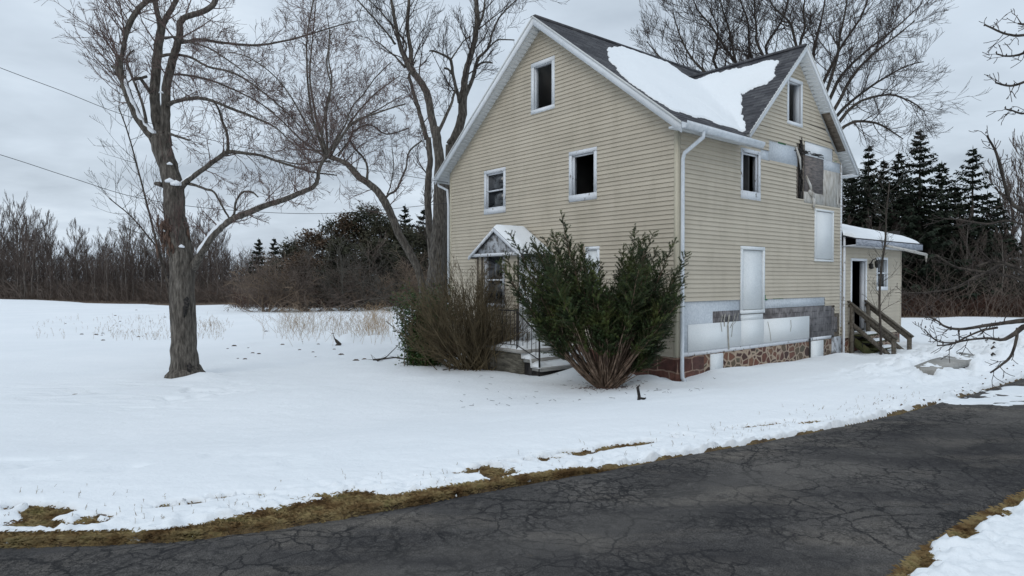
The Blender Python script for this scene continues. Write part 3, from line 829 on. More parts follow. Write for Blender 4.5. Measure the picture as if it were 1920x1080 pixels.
for k in range(22):
    xx = RB.uniform(pvx - .22, d2[1] - .05); zz = RW(1520, 289)[1] + RB.uniform(-.045, .045); l = RB.uniform(.12, .4); w = RB.uniform(.008, .02)
    mb.tube([mapR(xx - l / 2, zz, .01), mapR(xx, zz + RB.uniform(-.01, .01), .03), mapR(xx + l / 2, zz, .01)], [w * .6, w, w * .5], 5)
mb.build('charred_post', M['black'], house)
mb = MB()   # hanging shreds
for k in range(26):
    x = RB.uniform(d2[1] - .05, W - .1); z = RB.uniform(4.2, 4.75); l = RB.uniform(.15, .5); w = RB.uniform(.012, .04)
    mb.poly([mapR(x, z, .012), mapR(x + w, z, .014), mapR(x + w * .6 + RB.uniform(-.03, .03), z - l, .02), mapR(x + RB.uniform(-.03, .02), z - l, .018)])
mb.build('torn_wrap', M['tear'], house)
for a, b, w in (((1491, 276), (1499, 318), .05), ((1510, 330), (1520, 368), .06), ((1515, 358), (1524, 372), .10), ((1521, 366), (1523, 392), .07)):
    A = RW(*a); B2 = RW(*b)
    mb = MB(); mb.tube([mapR(A[0], A[1], .02), mapR((A[0] + B2[0]) / 2 + .03, (A[1] + B2[1]) / 2, .05), mapR(B2[0], B2[1], .03)], [w * .5, w * .7, w * .4], 6); mb.build('torn_wrap', M['tear'], house)
slab('green_wrap', [(u1[0] + .45, u1[0] + .85, u1[3] - .01, u1[3] + .02, .004, .012), (W - .5, W - .3, EV + .01, EV + .035, .008, .014)], M['green'])

# main roof ---------------------------------------------------------------------------------
def zmain(y): return RZ - SL * abs(y - D / 2)
def zcross(x): return CZR - (.97 if x < CXR else .94) * abs(x - CXR)


def shingles(mb, x0, x1, y0, y1, fz, axis, course=.14, th=.014):
    """lapped shingle courses on a slope; axis 'y': falls along y, 'x': falls along x; from edge0 (low) to edge1 (high)"""
    if axis == 'y':
        n = max(1, int(abs(y1 - y0) * math.sqrt(1 + SL * SL) / course)); e = np.linspace(y0, y1, n + 1)
        for a, b in zip(e[:-1], e[1:]):
            mb.poly([(x0, a, fz(a) + th), (x1, a, fz(a) + th), (x1, b, fz(b) + .002), (x0, b, fz(b) + .002)])
            mb.poly([(x0, a, fz(a)), (x1, a, fz(a)), (x1, a, fz(a) + th), (x0, a, fz(a) + th)])
    else:
        n = max(1, int(abs(x1 - x0) * math.sqrt(1 + .92) / course)); e = np.linspace(x0, x1, n + 1)
        for a, b in zip(e[:-1], e[1:]):
            mb.poly([(a, y0, fz(a) + th), (a, y1, fz(a) + th), (b, y1, fz(b) + .002), (b, y0, fz(b) + .002)])
            mb.poly([(a, y0, fz(a)), (a, y1, fz(a)), (a, y1, fz(a) + th), (a, y0, fz(a) + th)])


def uvs(o, axis):
    me = o.data; uv = me.uv_layers.new(name='uv')
    for p in me.polygons:
        for li in p.loop_indices:
            c = me.vertices[me.loops[li].vertex_index].co
            uv.data[li].uv = (c.x, c.z * math.hypot(1, 1 / SL)) if axis == 'y' else (c.y, c.z * math.hypot(1, 1 / .95))


OV = .35
mb = MB(); shingles(mb, -OV, 2.46, -.35, D / 2, zmain, 'y'); shingles(mb, 2.46, W + OV, .05, D / 2, zmain, 'y'); shingles(mb, -OV, W + OV, D + .4, D / 2, zmain, 'y')
mb.box(-OV, W + OV, D / 2 - .09, D / 2 + .09, RZ - .05, RZ + .022)
roof = mb.build('main_roof', M['shingle'], house); uvs(roof, 'y')
mb = MB(); shingles(mb, 2.40, CXR, -.30, 3.45, zcross, 'x'); shingles(mb, 8.4, CXR, -.30, 3.45, zcross, 'x'); mb.box(CXR - .09, CXR + .09, -.30, 3.45, CZR - .05, CZR + .022)
croof = mb.build('cross_gable_roof', M['shingle'], house); uvs(croof, 'x')
# solid deck + soffit + fascia under the shingles
T = .2
mb = MB()
def deck(x0, x1, ya, yb):      # slab between y=ya (eave) and yb (ridge)
    mb.prism([(x0, ya, zmain(ya) - .004), (x0, yb, zmain(yb) - .004), (x0, yb, zmain(yb) - T), (x0, ya + (.0 if ya < yb else 0), zmain(ya) - T)], (x1 - x0, 0, 0))
deck(-OV + .03, 2.44, -.33, D / 2); deck(2.44, W + OV - .03, .06, D / 2); deck(-OV + .03, W + OV - .03, D + .38, D / 2)
mb.build('soffit', M['soffit'], roof)
mb = MB()
def cdeck(xa, xb, y0, y1): mb.prism([(xa, y0, zcross(xa) - .004), (xb, y0, zcross(xb) - .004), (xb, y0, zcross(xb) - T), (xa, y0, zcross(xa) - T)], (0, y1 - y0, 0))
cdeck(2.44, CXR, -.27, 3.4); cdeck(8.36, CXR, -.27, 3.4)
mb.build('soffit', M['soffit'], croof)
# ribs on the visible undersides
mb = MB()
for k in range(46):
    y = D / 2 + .12 + k * .098
    if y > D + .3: break
    z = zmain(y) - T; mb.beam((-OV + .05, y, z - .004), (-.03, y, z - .004), .02, .012, up=(0, SL, 1))
mb.build('soffit_ribs', M['trim'], roof)
mb = MB(); mb2 = False
for k in range(34):
    x = CXR + .1 + k * .092
    if x > 8.3: break
    z = zcross(x) - T
    if 6.62 < x < 7.62: continue
    if x > 7.62 and not mb2: mb2 = True; mb.build('soffit_ribs', M['trim'], croof); mb = MB()
    mb.beam((x, -.25, z - .004), (x, -.02, z - .004), .02, .012, up=(.94, 0, 1))
mb.build('soffit_ribs', M['trim'], croof)
mb = MB(); mb.prism([(6.62, -.25, zcross(6.62) - T - .02), (7.62, -.25, zcross(7.62) - T - .02), (7.62, -.02, zcross(7.62) - T - .02), (6.62, -.02, zcross(6.62) - T - .02)], (0, 0, .018))
mb.build('bare_soffit_board', M['wood'], croof)


def rake(pts, off, w, mat, parent, name='rake_board'):
    mb = MB()
    for (p, q) in pts:
        p = Vector(p); q = Vector(q)
        mb.prism([p, q, q - Vector((0, 0, w)), p - Vector((0, 0, w))], off)
    return mb.build(name, mat, parent)


xf = -OV - .0
rake([((xf, -.345, zmain(-.345) + .004), (xf, D / 2, RZ + .004)), ((xf, D / 2, RZ + .004), (xf, D + .395, zmain(D + .395) + .004))], (.028, 0, 0), .235, M['trim'], roof)
rake([((xf - .016, -.35, zmain(-.35) + .012), (xf - .016, D / 2, RZ + .012)), ((xf - .016, D / 2, RZ + .012), (xf - .016, D + .4, zmain(D + .4) + .012))], (.016, 0, 0), .055, M['soffit'], roof, 'drip_edge')
yc = -.30
rake([((2.42, yc, zcross(2.42) + .004), (CXR, yc, CZR + .004)), ((CXR, yc, CZR + .004), (8.38, yc, zcross(8.38) + .004))], (0, .028, 0), .16, M['trim'], croof)
rake([((2.40, yc - .016, zcross(2.40) + .012), (CXR, yc - .016, CZR + .012)), ((CXR, yc - .016, CZR + .012), (8.4, yc - .016, zcross(8.4) + .012))], (0, .016, 0), .05, M['soffit'], croof, 'drip_edge')
# boxed eave returns
mb = MB(); mb.box(-OV + .03, 2.44, -.345, .0, EV - .12, zmain(-.345) - T + .11); mb.build('eave_soffit', M['trim'], roof)
mb = MB(); mb.box(W + .022, 8.36, -.295, .35, zcross(8.38) - .17, zcross(8.38) - .14); mb.box(8.35, 8.38, -.295, 3, zcross(8.38) - .17, zcross(8.38) + .0); mb.build('eave_return', M['trim'], croof)


def gutter(p, q, out, mat, parent, s=.115):
    """K-shaped gutter from p to q; out = horizontal unit vector away from the wall"""
    out = Vector(out); p = Vector(p); q = Vector(q); up = Vector((0, 0, 1))
    prof = [(0, 0), (.7, 0), (.8, .25), (1.05, .55), (1.05, 1), (.95, 1), (.95, .6), (.72, .32), (.65, .1), (.08, .1), (.08, 1), (0, 1)]
    mb = MB(); P = [p + out * (a * s) + up * (b * s) for a, b in prof]; mb.prism(P, q - p); return mb.build('gutter', mat, parent)


gz = zmain(-.35) - .155
g1 = gutter((-OV - .02, -.375, gz + .01), (2.72, -.375, gz - .035), (0, -1, 0), M['downspout'], roof, .14)
g2 = gutter((-OV - .02, D + .40, zmain(D + .4) - .14), (W + .3, D + .40, zmain(D + .4) - .14), (0, 1, 0), M['downspout'], roof, .14)
mb = MB()
ep = [(.28, -.46, gz + .02), (.28, -.46, gz - .10), (.07, -.13, gz - .42), (.065, -.09, gz - .55), (.065, -.09, .3), (.06, -.09, -.30), (.06, -.10, -.50), (.13, -.20, -.66)]
mb.tube(ep, [.045, .045, .042, .042, .042, .045, .046, .048], 8)
d1o = mb.build('downspout', M['downspout'], house, smooth=False)
mb = MB(); mb.tube([(-.2, D + .42, zmain(D + .4) - .13), (-.2, D + .40, zmain(D + .4) - .25), (-.06, D + .10, zmain(D + .4) - .42), (-.05, D + .055, 4.0), (-.05, D + .05, -.7)], [.04] * 5, 8); mb.build('downspout', M['downspout'], house)
mb = MB(); mb.tube([(W + .10, -.06, 3.0), (W + .10, -.06, 1.5), (W + .085, -.06, .7), (W + .10, -.06, .1), (W + .08, -.06, -.9)], [.035] * 5, 8); mb.build('downspout', M['peel'], house)

# annex behind ----------------------------------------------------------------------------------
AX0, AX1, AD = W + .04, 12.42, 3.4
AE = 2.62
dr_ = rectR((1594, 484), (1623, 616)); dr_[2] = .04; aw = rectR((1642.5, 482), (1663, 544))
print('annex door', dr_, 'window', aw)
loA = lambda z: AX0; hiA = lambda z: AX1
mb = MB(); lap(mb, mapR, -.1, AE, loA, hiA, [inset(dr_, .03, .0), inset(aw, .03)])
mpE = lambda s, z, o: (AX1 + o, s, z)
lap(mb, mpE, -.1, AE, lambda z: .0, lambda z: AD, [])
annex = mb.build('annex_wall', M['siding'], house)
mb = MB(); sheet(mb, mapR, -.1, AE + .2, loA, hiA, [inset(dr_, .08, .0), inset(aw, .08)], -.012); mb.box(AX0, AX1 - .01, AD - .02, AD, -.1, 3.5); mb.box(AX1 - .03, AX1 - .01, .02, AD - .02, -.1, 3.3)
mb.box(AX0 + .01, AX1 - .04, .02, AD - .03, -.02, .03); mb.box(AX0 + .01, AX1 - .04, 1.3, 1.35, .03, 2.6)
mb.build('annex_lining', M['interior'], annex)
mb = MB(); mb.box(AX0, AX1 - .02, -.0, .2, -1.4, -.1); mb.box(AX1 - .2, AX1, .2, AD, -1.4, -.1); mb.build('annex_foundation', M['stone'], house)
mb = MB(); mb.box(AX1 - .05, AX1 + .024, -.026, .06, -.1, AE); mb.build('annex_corner_trim', M['siding'], annex)
dfr = win_frame(dr_, mapR, M['trim'], .075, annex, name='doorway', sill=.03, proud=.035, reveal=.16)
r = inset(dr_, .08, .03); mb = MB(); hd = Vector((r[0] + .02, .15, 0)); e = hd + Vector((.2, .82, 0)); mb.beam((hd.x, hd.y, (r[2] + r[3]) / 2), (e.x, e.y, (r[2] + r[3]) / 2), .04, r[3] - r[2] - .02); mb.build('open_door', M['interior'], dfr)
wfr = win_frame(aw, mapR, M['trim'], .075, annex, sill=.12, proud=.03, reveal=.1)
r = inset(aw, .075, .12); zm = (r[2] + r[3]) / 2
bars(wfr, r, mapR, [(r[0], r[1], zm - .025, zm + .025, -.05, -.01), (r[0], r[0] + .03, r[2], r[3], -.06, -.052), (r[1] - .03, r[1], r[2], r[3], -.06, -.052)], M['trim'], 'sash')
bars(wfr, r, mapR, [(r[0] + .03, r[1] - .03, zm + .025, r[3], -.05, -.045), (r[0] + .03, r[1] - .03, r[2], zm - .025, -.066, -.06)], M['glass'], 'pane')
lp = RW(1629.5, 497)
mb = MB(); L3 = lambda X, Y, Z: mapR(X, Z, Y)
mb.box(lp[0] - .06, lp[0] + .06, .02, .035, lp[1] - .1, lp[1] + .05, mp=L3); mb.tube([mapR(lp[0], lp[1], .03), mapR(lp[0] + .02, lp[1] + .16, .10), mapR(lp[0] + .12, lp[1] + .2, .15), mapR(lp[0] + .2, lp[1] + .14, .15)], .018, 6)
mb.tube([mapR(lp[0] + .2, lp[1] + .16, .15), mapR(lp[0] + .2, lp[1] + .10, .15), mapR(lp[0] + .2, lp[1] - .06, .15), mapR(lp[0] + .2, lp[1] - .1, .15)], [.02, .07, .05, .01], 6)
mb.tube([mapR(lp[0], lp[1] + .03, .05), mapR(lp[0], lp[1] - .12, .09)], [.07, .05], 8)
mb.build('wall_lantern', M['lamp'], annex)
# annex roof
ax0, ax1 = W + .03, 13.15; ay0 = -.42; AS = .27
def zann(y): return 2.86 + AS * (y - ay0)
mb = MB(); mb.prism([(ax0, ay0, zann(ay0)), (ax0, AD + .3, zann(AD + .3)), (ax0, AD + .3, zann(AD + .3) - .1), (ax0, ay0, zann(ay0) - .03)], (ax1 - ax0, 0, 0))
ar = mb.build('annex_roof', M['shingle'], house); uvs(ar, 'y')
mb = MB(); mb.box(ax0 + .01, ax1 - .03, ay0 - .02, ay0 + .01, zann(ay0) - .22, zann(ay0) - .035); mb.prism([(ax1 - .03, ay0 + .01, zann(ay0) - .03), (ax1 - .03, AD + .3, zann(AD + .3) - .03), (ax1 - .03, AD + .3, zann(AD + .3) - .2), (ax1 - .03, ay0 + .01, zann(ay0) - .2)], (.028, 0, 0))
mb.build('fascia', M['bluewood'], ar)
mb = MB(); mb.prism([(ax0, ay0 + .01, zann(ay0) - .21), (ax0, -.01, zann(ay0) - .24), (ax0, -.01, zann(ay0) - .215), (ax0, ay0 + .01, zann(ay0) - .19)], (ax1 - ax0 - .1, 0, 0)); mb.build('soffit', M['peel'], ar)
mb = MB(); mb.tube([(ax0 + 2.0, ay0 - .06, zann(ay0) - .17), (ax0 + 3.4, ay0 - .06, zann(ay0) - .24), (ax1 + .18, ay0 - .06, zann(ay0) - .36)], [.035, .045, .05], 6); mb.tube([(ax1 + .16, ay0 - .06, zann(ay0) - .34), (ax1 + .17, ay0 - .06, zann(ay0) - .5), (ax1 + .165, ay0 - .06, zann(ay0) - .62)], [.045, .03, .008], 6)
mb.build('hanging_gutter', M['tear'], ar)

# vestibule on the gable wall ---------------------------------------------------------------------
VA0, VA1, VP = 4.10, 5.89, 1.02
ve = MB()
fm = lambda s, z, o: (-VP - o, s, z); sm = lambda s, z, o: (-s, VA0 - o, z)
vw = (hit(909, 475, (-VP, 0, 0), (1, 0, 0)), hit(948, 577, (-VP, 0, 0), (1, 0, 0))); vwr = [vw[1].y, vw[0].y, vw[1].z, vw[0].z]
lap(ve, fm, -.02, 2.30, lambda z: VA0, lambda z: VA1, [inset(vwr, .03)]); lap(ve, lambda s, z, o: (-s, VA1 + o, z), -.02, 2.30, lambda z: 0, lambda z: VP, [])
vest = ve.build('entrance_vestibule', M['siding'], house)
mb = MB(); sheet(mb, fm, -.5, 2.35, lambda z: VA0, lambda z: VA1, [inset(vwr, .09)], -.012); sheet(mb, sm, -.5, 2.35, lambda z: 0.02, lambda z: VP, [], -.012); mb.box(-.9, -.86, VA0 + .04, VA1 - .04, 0, 2.3)
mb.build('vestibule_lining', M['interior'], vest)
vf = win_frame(vwr, fm, m_peel('flaking_frame', (.50, .52, .55), (.12, .10, .085), .46, .56, 14), .10, vest)
r = inset(vwr, .10); zm = r[2] + (r[3] - r[2]) * .5
bars(vf, r, fm, [(r[0], r[1], zm - .022, zm + .022, -.04, -.0)], M['peel'], 'sash')
bars(vf, r, fm, [(r[0], r[1], zm + .022, r[3], -.05, -.045), (r[0], r[1], r[2], zm - .022, -.05, -.046)], M['glass'], 'pane')
mb = MB(); mb.box(.02, VP + .03, .0, .02, -.04, 2.3, mp=lambda X, Y, Z: sm(X, Z, Y)); mb.box(VP - .06, VP + .026, -.02, .04, -.04, 2.3, mp=lambda X, Y, Z: sm(X, Z, Y))
do = mb.build('door_frame', M['peel'], vest)
mb = MB(); mb.box(.12, VP - .1, .02, .04, .05, 2.06, mp=lambda X, Y, Z: sm(X, Z, Y)); [mb.box(.2, VP - .18, .04, .05, a, b, mp=lambda X, Y, Z: sm(X, Z, Y)) for a, b in ((.15, .6), (.7, 1.9))]
vd = mb.build('white_door', M['trim'], vest)
mb = MB(); mb.box(VP - .17, VP - .14, .04, .09, .95, 1.07, mp=lambda X, Y, Z: sm(X, Z, Y)); mb.build('handle', M['iron'], vd)
VR, vzr, vze = (VA0 + VA1) / 2, 3.02, 2.33
def zv(y): return vzr - (vzr - vze) * abs(y - VR) / (1.06)
mb = MB()
for s in (-1, 1): mb.prism([(-VP - .17, VR, vzr), (-VP - .17, VR + s * 1.14, zv(VR + s * 1.14)), (-VP - .17, VR + s * 1.14, zv(VR + s * 1.14) - .05), (-VP - .17, VR, vzr - .05)], (VP + .16, 0, 0))
vr = mb.build('vestibule_roof', M['shingle'], vest); uvs(vr, 'y')
mb = MB(); mb.prism([(-VP - .10, VR - .98, 2.33), (-VP - .10, VR + .98, 2.33), (-VP - .10, VR, vzr - .06)], (.04, 0, 0)); mb.build('gable_boards', M['peelgrey'], vest)
mb = MB(); mb.box(-VP - .16, -VP + .02, VR - 1.05, VR + 1.05, 2.27, 2.35)
for s in (-1, 1): mb.prism([(-VP - .185, VR, vzr - .005), (-VP - .185, VR + s * 1.13, zv(VR + s * 1.13) - .005), (-VP - .185, VR + s * 1.13, zv(VR + s * 1.13) - .10), (-VP - .185, VR, vzr - .10)], (.03, 0, 0))
mb.build('vestibule_fascia', M['peel'], vest)
for y in (VA0 + .02, VA1 - .02, VA1 - .22): mb = MB(); mb.box(-VP - .06, -VP - .03, y - .02, y + .02, -.5, 2.28); mb.build('corner_post', M['wood'], vest)
mb = MB(); mb.box(-VP, -.02, VA0 + .02, VA1 - .02, -1.3, -.02); mb.build('vestibule_base', M['concrete'], vest)

# snow lying on the roofs ---------------------------------------------------------------------------
def roofhit(px, py):
    d = ray(px, py); ld = Vector((d.dot(VX), d.dot(UY), d.z)); o = loc(CAM)
    best = None
    h1 = hit(px, py, (0, D / 2, RZ), Vector((0, -SL, 1))); h2 = hit(px, py, (CXR, 0, CZR), Vector((-.97, 0, 1)))
    # the visible surface is the higher of the two: the ray meets the nearer hit that is on the envelope
    c = []
    for h, f in ((h1, 'm'), (h2, 'c')):
        zz = max(zmain(h.y), zcross(h.x) if h.x > 2.3 else -9)
        if h.z > zz - .03: c.append(((h - o).length, h))
    return min(c, key=lambda t: t[0])[1] if c else h1


_dy = 4
outline = [(1137, 91), (1139, 112), (1168, 146), (1212, 186), (1262, 212), (1300, 224), (1330, 229), (1345, 238), (1375, 245), (1397, 249), (1395, 222), (1392, 196), (1386, 182), (1400, 173), (1408, 167), (1438, 161), (1452, 143), (1461, 116), (1452, 112), (1400, 124), (1340, 138)]
OP = [roofhit(p[0], p[1] + (-_dy if p[1] > 180 and p[0] < 1398 else 0)) for p in outline]
OP = [(max(p.x, -.22), max(p.y, -.26)) for p in OP]
OP += [(5.0, 3.2), (5.25, 4.26), (3.0, 4.26)]
print('snow outline', [(round(a, 2), round(b, 2)) for a, b in OP])


def poly_sd(X, Y, P):
    d = np.full(X.shape, 1e9); ins = np.zeros(X.shape, bool)
    for (ax, ay), (bx, by) in zip(P, P[1:] + P[:1]):
        dx, dy = bx - ax, by - ay; t = np.clip(((X - ax) * dx + (Y - ay) * dy) / (dx * dx + dy * dy + 1e-12), 0, 1)
        d = np.minimum(d, np.hypot(X - ax - t * dx, Y - ay - t * dy))
        c = ((ay > Y) != (by > Y)) & (X < (bx - ax) * (Y - ay) / (by - ay + 1e-12) + ax); ins ^= c
    return np.where(ins, d, -d)


gx = np.arange(-.3, 6.0, .018); gy = np.arange(-.3, 4.37, .018); X, Y = np.meshgrid(gx, gy)
sd = poly_sd(X, Y, OP) + .09 * fbm(X, Y, 2.6, 3, 5, .62) + .05 * (np.floor(fbm(X, Y, 6, 31, 2) * 3) / 3)
tm = RZ - SL * np.abs(Y - D / 2); tc_ = np.where(X > 2.3, CZR - np.where(X < CXR, .97, .94) * np.abs(X - CXR), -9)
sm_ = .5 * (tm + tc_ + np.sqrt((tm - tc_) ** 2 + .05)); top = np.where(tc_ < -5, tm, sm_)
th = -.03 + .075 * sstep(-.01, .04, sd) + .075 * sstep(.03, .9, sd) + .012 * fbm(X, Y, 1.5, 9, 3)
Z = np.where(sd > .0, np.maximum(tm, tc_) * (1 - sstep(0, .4, sd)) + top * sstep(0, .4, sd), np.maximum(tm, tc_)) + th
rs = grid_mesh('roof_snow', X, Y, Z, M['snow'], keep=(sd > -.05))
rs.location = house.location; rs.rotation_euler = house.rotation_euler
tag(rs, 'smooth snow sheet filling the valley between the two main roofs', 'snow', kind='stuff')
gx = np.arange(ax0, ax1 - .02, .04); gy = np.arange(ay0 + .0, AD + .35, .04); X, Y = np.meshgrid(gx, gy)
e = np.minimum(np.minimum(np.minimum(Y - ay0 - .02, (ax1 - .18 - X) + .0 * Y), AD + .3 - Y), X - ax0 + np.where(Y > -.03, 1., 0.))
th = -.02 + .18 * (np.clip(e / .4, 0, 1)) ** .35 + .02 * fbm(X, Y, 1.5, 9, 3)
rs2 = grid_mesh('annex_roof_snow', X, Y, 2.86 + AS * (Y - ay0) + th, M['snow'], keep=e > -.08)
rs2.location = house.location; rs2.rotation_euler = house.rotation_euler
tag(rs2, 'rounded snow lying on the low rear annex roof', 'snow', kind='stuff')
gx = np.arange(-VP - .17, -.02, .03); gy = np.arange(VR - 1.14, VR + .2, .03); X, Y = np.meshgrid(gx, gy)
e = np.minimum(np.minimum(X + VP + .17, -.02 - X), np.minimum(Y - VR + 1.1, VR + .12 - Y))
rs3 = grid_mesh('vestibule_roof_snow', X, Y, vzr - .65 * np.abs(Y - VR) - .02 + .17 * np.sqrt(np.clip(e / .25, 0, 1)), M['snow'], keep=e > -.03)
rs3.location = house.location; rs3.rotation_euler = house.rotation_euler
tag(rs3, 'small patch of snow on the little porch roof', 'snow', kind='stuff')

# stoop with iron railing --------------------------------------------------------------------------
st = thing('entrance_stoop', 'low stone stoop with snowy steps and black iron railing at the porch door', 'stoop', (HC.x, HC.y, 0), HA)
mb = MB(); mb.box(-1.88, -.03, 3.05, 4.08, -1.3, -.10); mb.box(-1.88, -VP - .05, 4.08, 5.0, -1.3, -.10); mb.build('stone_base', pm('stoop_stone', [(.03, .028, .022), (.085, .078, .062), (.16, .148, .12)], 3, .9, .6, .02, (1.5, 1.5, 6), fine=20), st)
mb = MB(); mb.box(-1.92, -.03, 3.0, 4.08, -.10, -.02); mb.box(-1.92, -VP - .05, 4.08, 5.02, -.10, -.02); mb.box(-1.85, -.3, 2.7, 3.0, -.30, -.2); mb.box(-1.85, -.3, 2.38, 2.7, -.47, -.38)
mb.build('step_slab', M['concrete'], st)
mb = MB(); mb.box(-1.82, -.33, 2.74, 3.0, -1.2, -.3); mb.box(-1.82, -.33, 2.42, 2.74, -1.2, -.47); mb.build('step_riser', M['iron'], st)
mb = MB(); ry = -1.84
mb.tube([(ry, 2.45, -.6), (ry, 2.45, .36)], .024, 6); mb.tube([(ry, 3.25, -.05), (ry, 3.25, .95)], .022, 6); mb.tube([(ry, 2.45, .36), (ry, 2.55, .42), (ry, 3.2, .86), (ry, 3.3, .9), (ry, 3.95, .9), (ry, 4.0, .7)], .02, 6)
mb.tube([(ry, 2.45, -.2), (ry, 3.25, .08), (ry, 4.0, .08)], .012, 5); mb.tube([(ry, 2.36, .36), (ry, 2.46, .40), (ry, 2.5, .34)], .03, 6)
railing = mb.build('railing', M['iron'], st)
for k in range(9):
    y = 2.57 + k * .155; mb = MB(); z0 = -.16 + .35 * min(1, (y - 2.45) / .8); mb.tube([(ry, y, min(z0, .08)), (ry, y, .40 + .52 * min(1, (y - 2.5) / .75))], .008, 5); mb.build('baluster', M['iron'], railing)
gx = np.arange(-1.9, -.05, .03); gy = np.arange(2.36, 4.08, .03); X, Y = np.meshgrid(gx, gy)
lev = np.where(Y > 3.03, -.02, np.where(Y > 2.7, -.2, -.38)); e = np.minimum(np.minimum(X + 1.9, -.05 - X), np.where(Y > 3.03, Y - 3.0, np.where(Y > 2.7, np.minimum(Y - 2.7, .2), np.minimum(Y - 2.38, .2))))
rs4 = grid_mesh('stoop_snow', X, Y, lev + .12 * np.sqrt(np.clip((e - .045 - .05 * fbm(X, Y, 5, 4, 3)) / .2, 0, 1)) * (1 + .4 * fbm(X, Y, 4, 2, 3)) - .012, M['snow']); rs4.location = house.location; rs4.rotation_euler = house.rotation_euler
tag(rs4, 'soft snow on the steps of the stone stoop', 'snow', kind='stuff')

# wooden steps at the annex door ---------------------------------------------------------------------
ws = thing('wooden_steps', 'weathered wooden steps with plank handrails at the rear doorway', 'steps', (HC.x, HC.y, 0), HA)
XA, XB = 8.42, 9.58; OUT = 1.32
for x in (XA, XB):
    mb = MB(); mb.beam((x, -.05, .91), (x, -OUT, -.12), .045, .15, up=(0, 0, 1)); o = mb.build('handrail', M['rail'], ws)
    mb = MB(); mb.beam((x, -.02, 1.0), (x, -OUT - .06, -.045), .14, .035); mb.build('rail_cap', M['rail'], o)
    mb = MB(); mb.beam((x - .02, -.05, .38), (x - .02, -OUT, -.65), .04, .12); mb.build('lower_rail', M['rail'], ws)
    for y, z in ((-.12, .9), (-OUT + .04, -.05)):
        mb = MB(); mb.box(x - .05, x + .05, y - .05, y + .05, -1.2, z); mb.build('post', M['rail'], ws)
for x in (XA + .1, XB - .1, (XA + XB) / 2):
    mb = MB(); mb.beam((x, -.1, -.18), (x, -OUT, -1.05), .05, .22); mb.build('stringer', M['mossy'], ws)
for k in range(5):
    y = -.28 - .235 * k; z = .0 - .185 * k
    mb = MB(); mb.box(XA + .04, XB - .04, y - .15, y + .13, z - .04, z); mb.build('tread', M['mossy'], ws)
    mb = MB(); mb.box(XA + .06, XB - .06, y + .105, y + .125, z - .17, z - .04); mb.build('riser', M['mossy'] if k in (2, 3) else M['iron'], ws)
    if k < 4:
        X, Y = np.meshgrid(np.linspace(XA + .35, XB - .06, 16), np.linspace(y - .14, y + .08, 8)); e = np.minimum(np.minimum(X - XA - .35, XB - .06 - X) * .5, np.minimum(Y - y + .14, y + .08 - Y))
        if k == 0:
            pass
        q = grid_mesh('step_snow', X, Y, z - .005 + .07 * np.sqrt(np.clip(e / .06, 0, 1)) + .0 * X, M['snow']); q.location = house.location; q.rotation_euler = house.rotation_euler
        tag(q, ['snow on the top wooden tread', 'snow on the second wooden tread from the top', 'snow on the third wooden tread from the top', 'snow on the lowest visible wooden tread'][k], 'snow', kind='stuff')
# ------------------------------------------------------------------ bare trees
def crom(P, n=5):
    """smooth a list of (Vector, radius)"""
    out = []
    for i in range(len(P) - 1):
        a = P[max(i - 1, 0)]; b = P[i]; c = P[i + 1]; d = P[min(i + 2, len(P) - 1)]
        for k in range(n):
            t = k / n
            q = .5 * ((2 * b[0]) + (c[0] - a[0]) * t + (2 * a[0] - 5 * b[0] + 4 * c[0] - d[0]) * t * t + (3 * b[0] - a[0] - 3 * c[0] + d[0]) * t ** 3)
            out.append((q, b[1] + (c[1] - b[1]) * t))
    out.append(P[-1]); return out


CSC = {}
def limb(spec, Y, cv=None, n=4, jit=.012, r_=None):
    """spec: (px, py, width px, depth offset) read off the photograph -> smooth 3d polyline with radii"""
    P = []
    for (x, y, w, dz) in spec:
        if cv: x, y = cv(x, y); w = w / CSC[cv]
        p = at(x, y, Y + dz); P.append((p, w / 2 * (Y + dz) / F))
    C_ = crom(P, n)
    if jit:
        C_ = [(p + Vector((rnd.uniform(-1, 1), rnd.uniform(-1, 1), rnd.uniform(-1, 1))) * jit * (.3 + r * 4), r) for p, r in C_]
    return C_


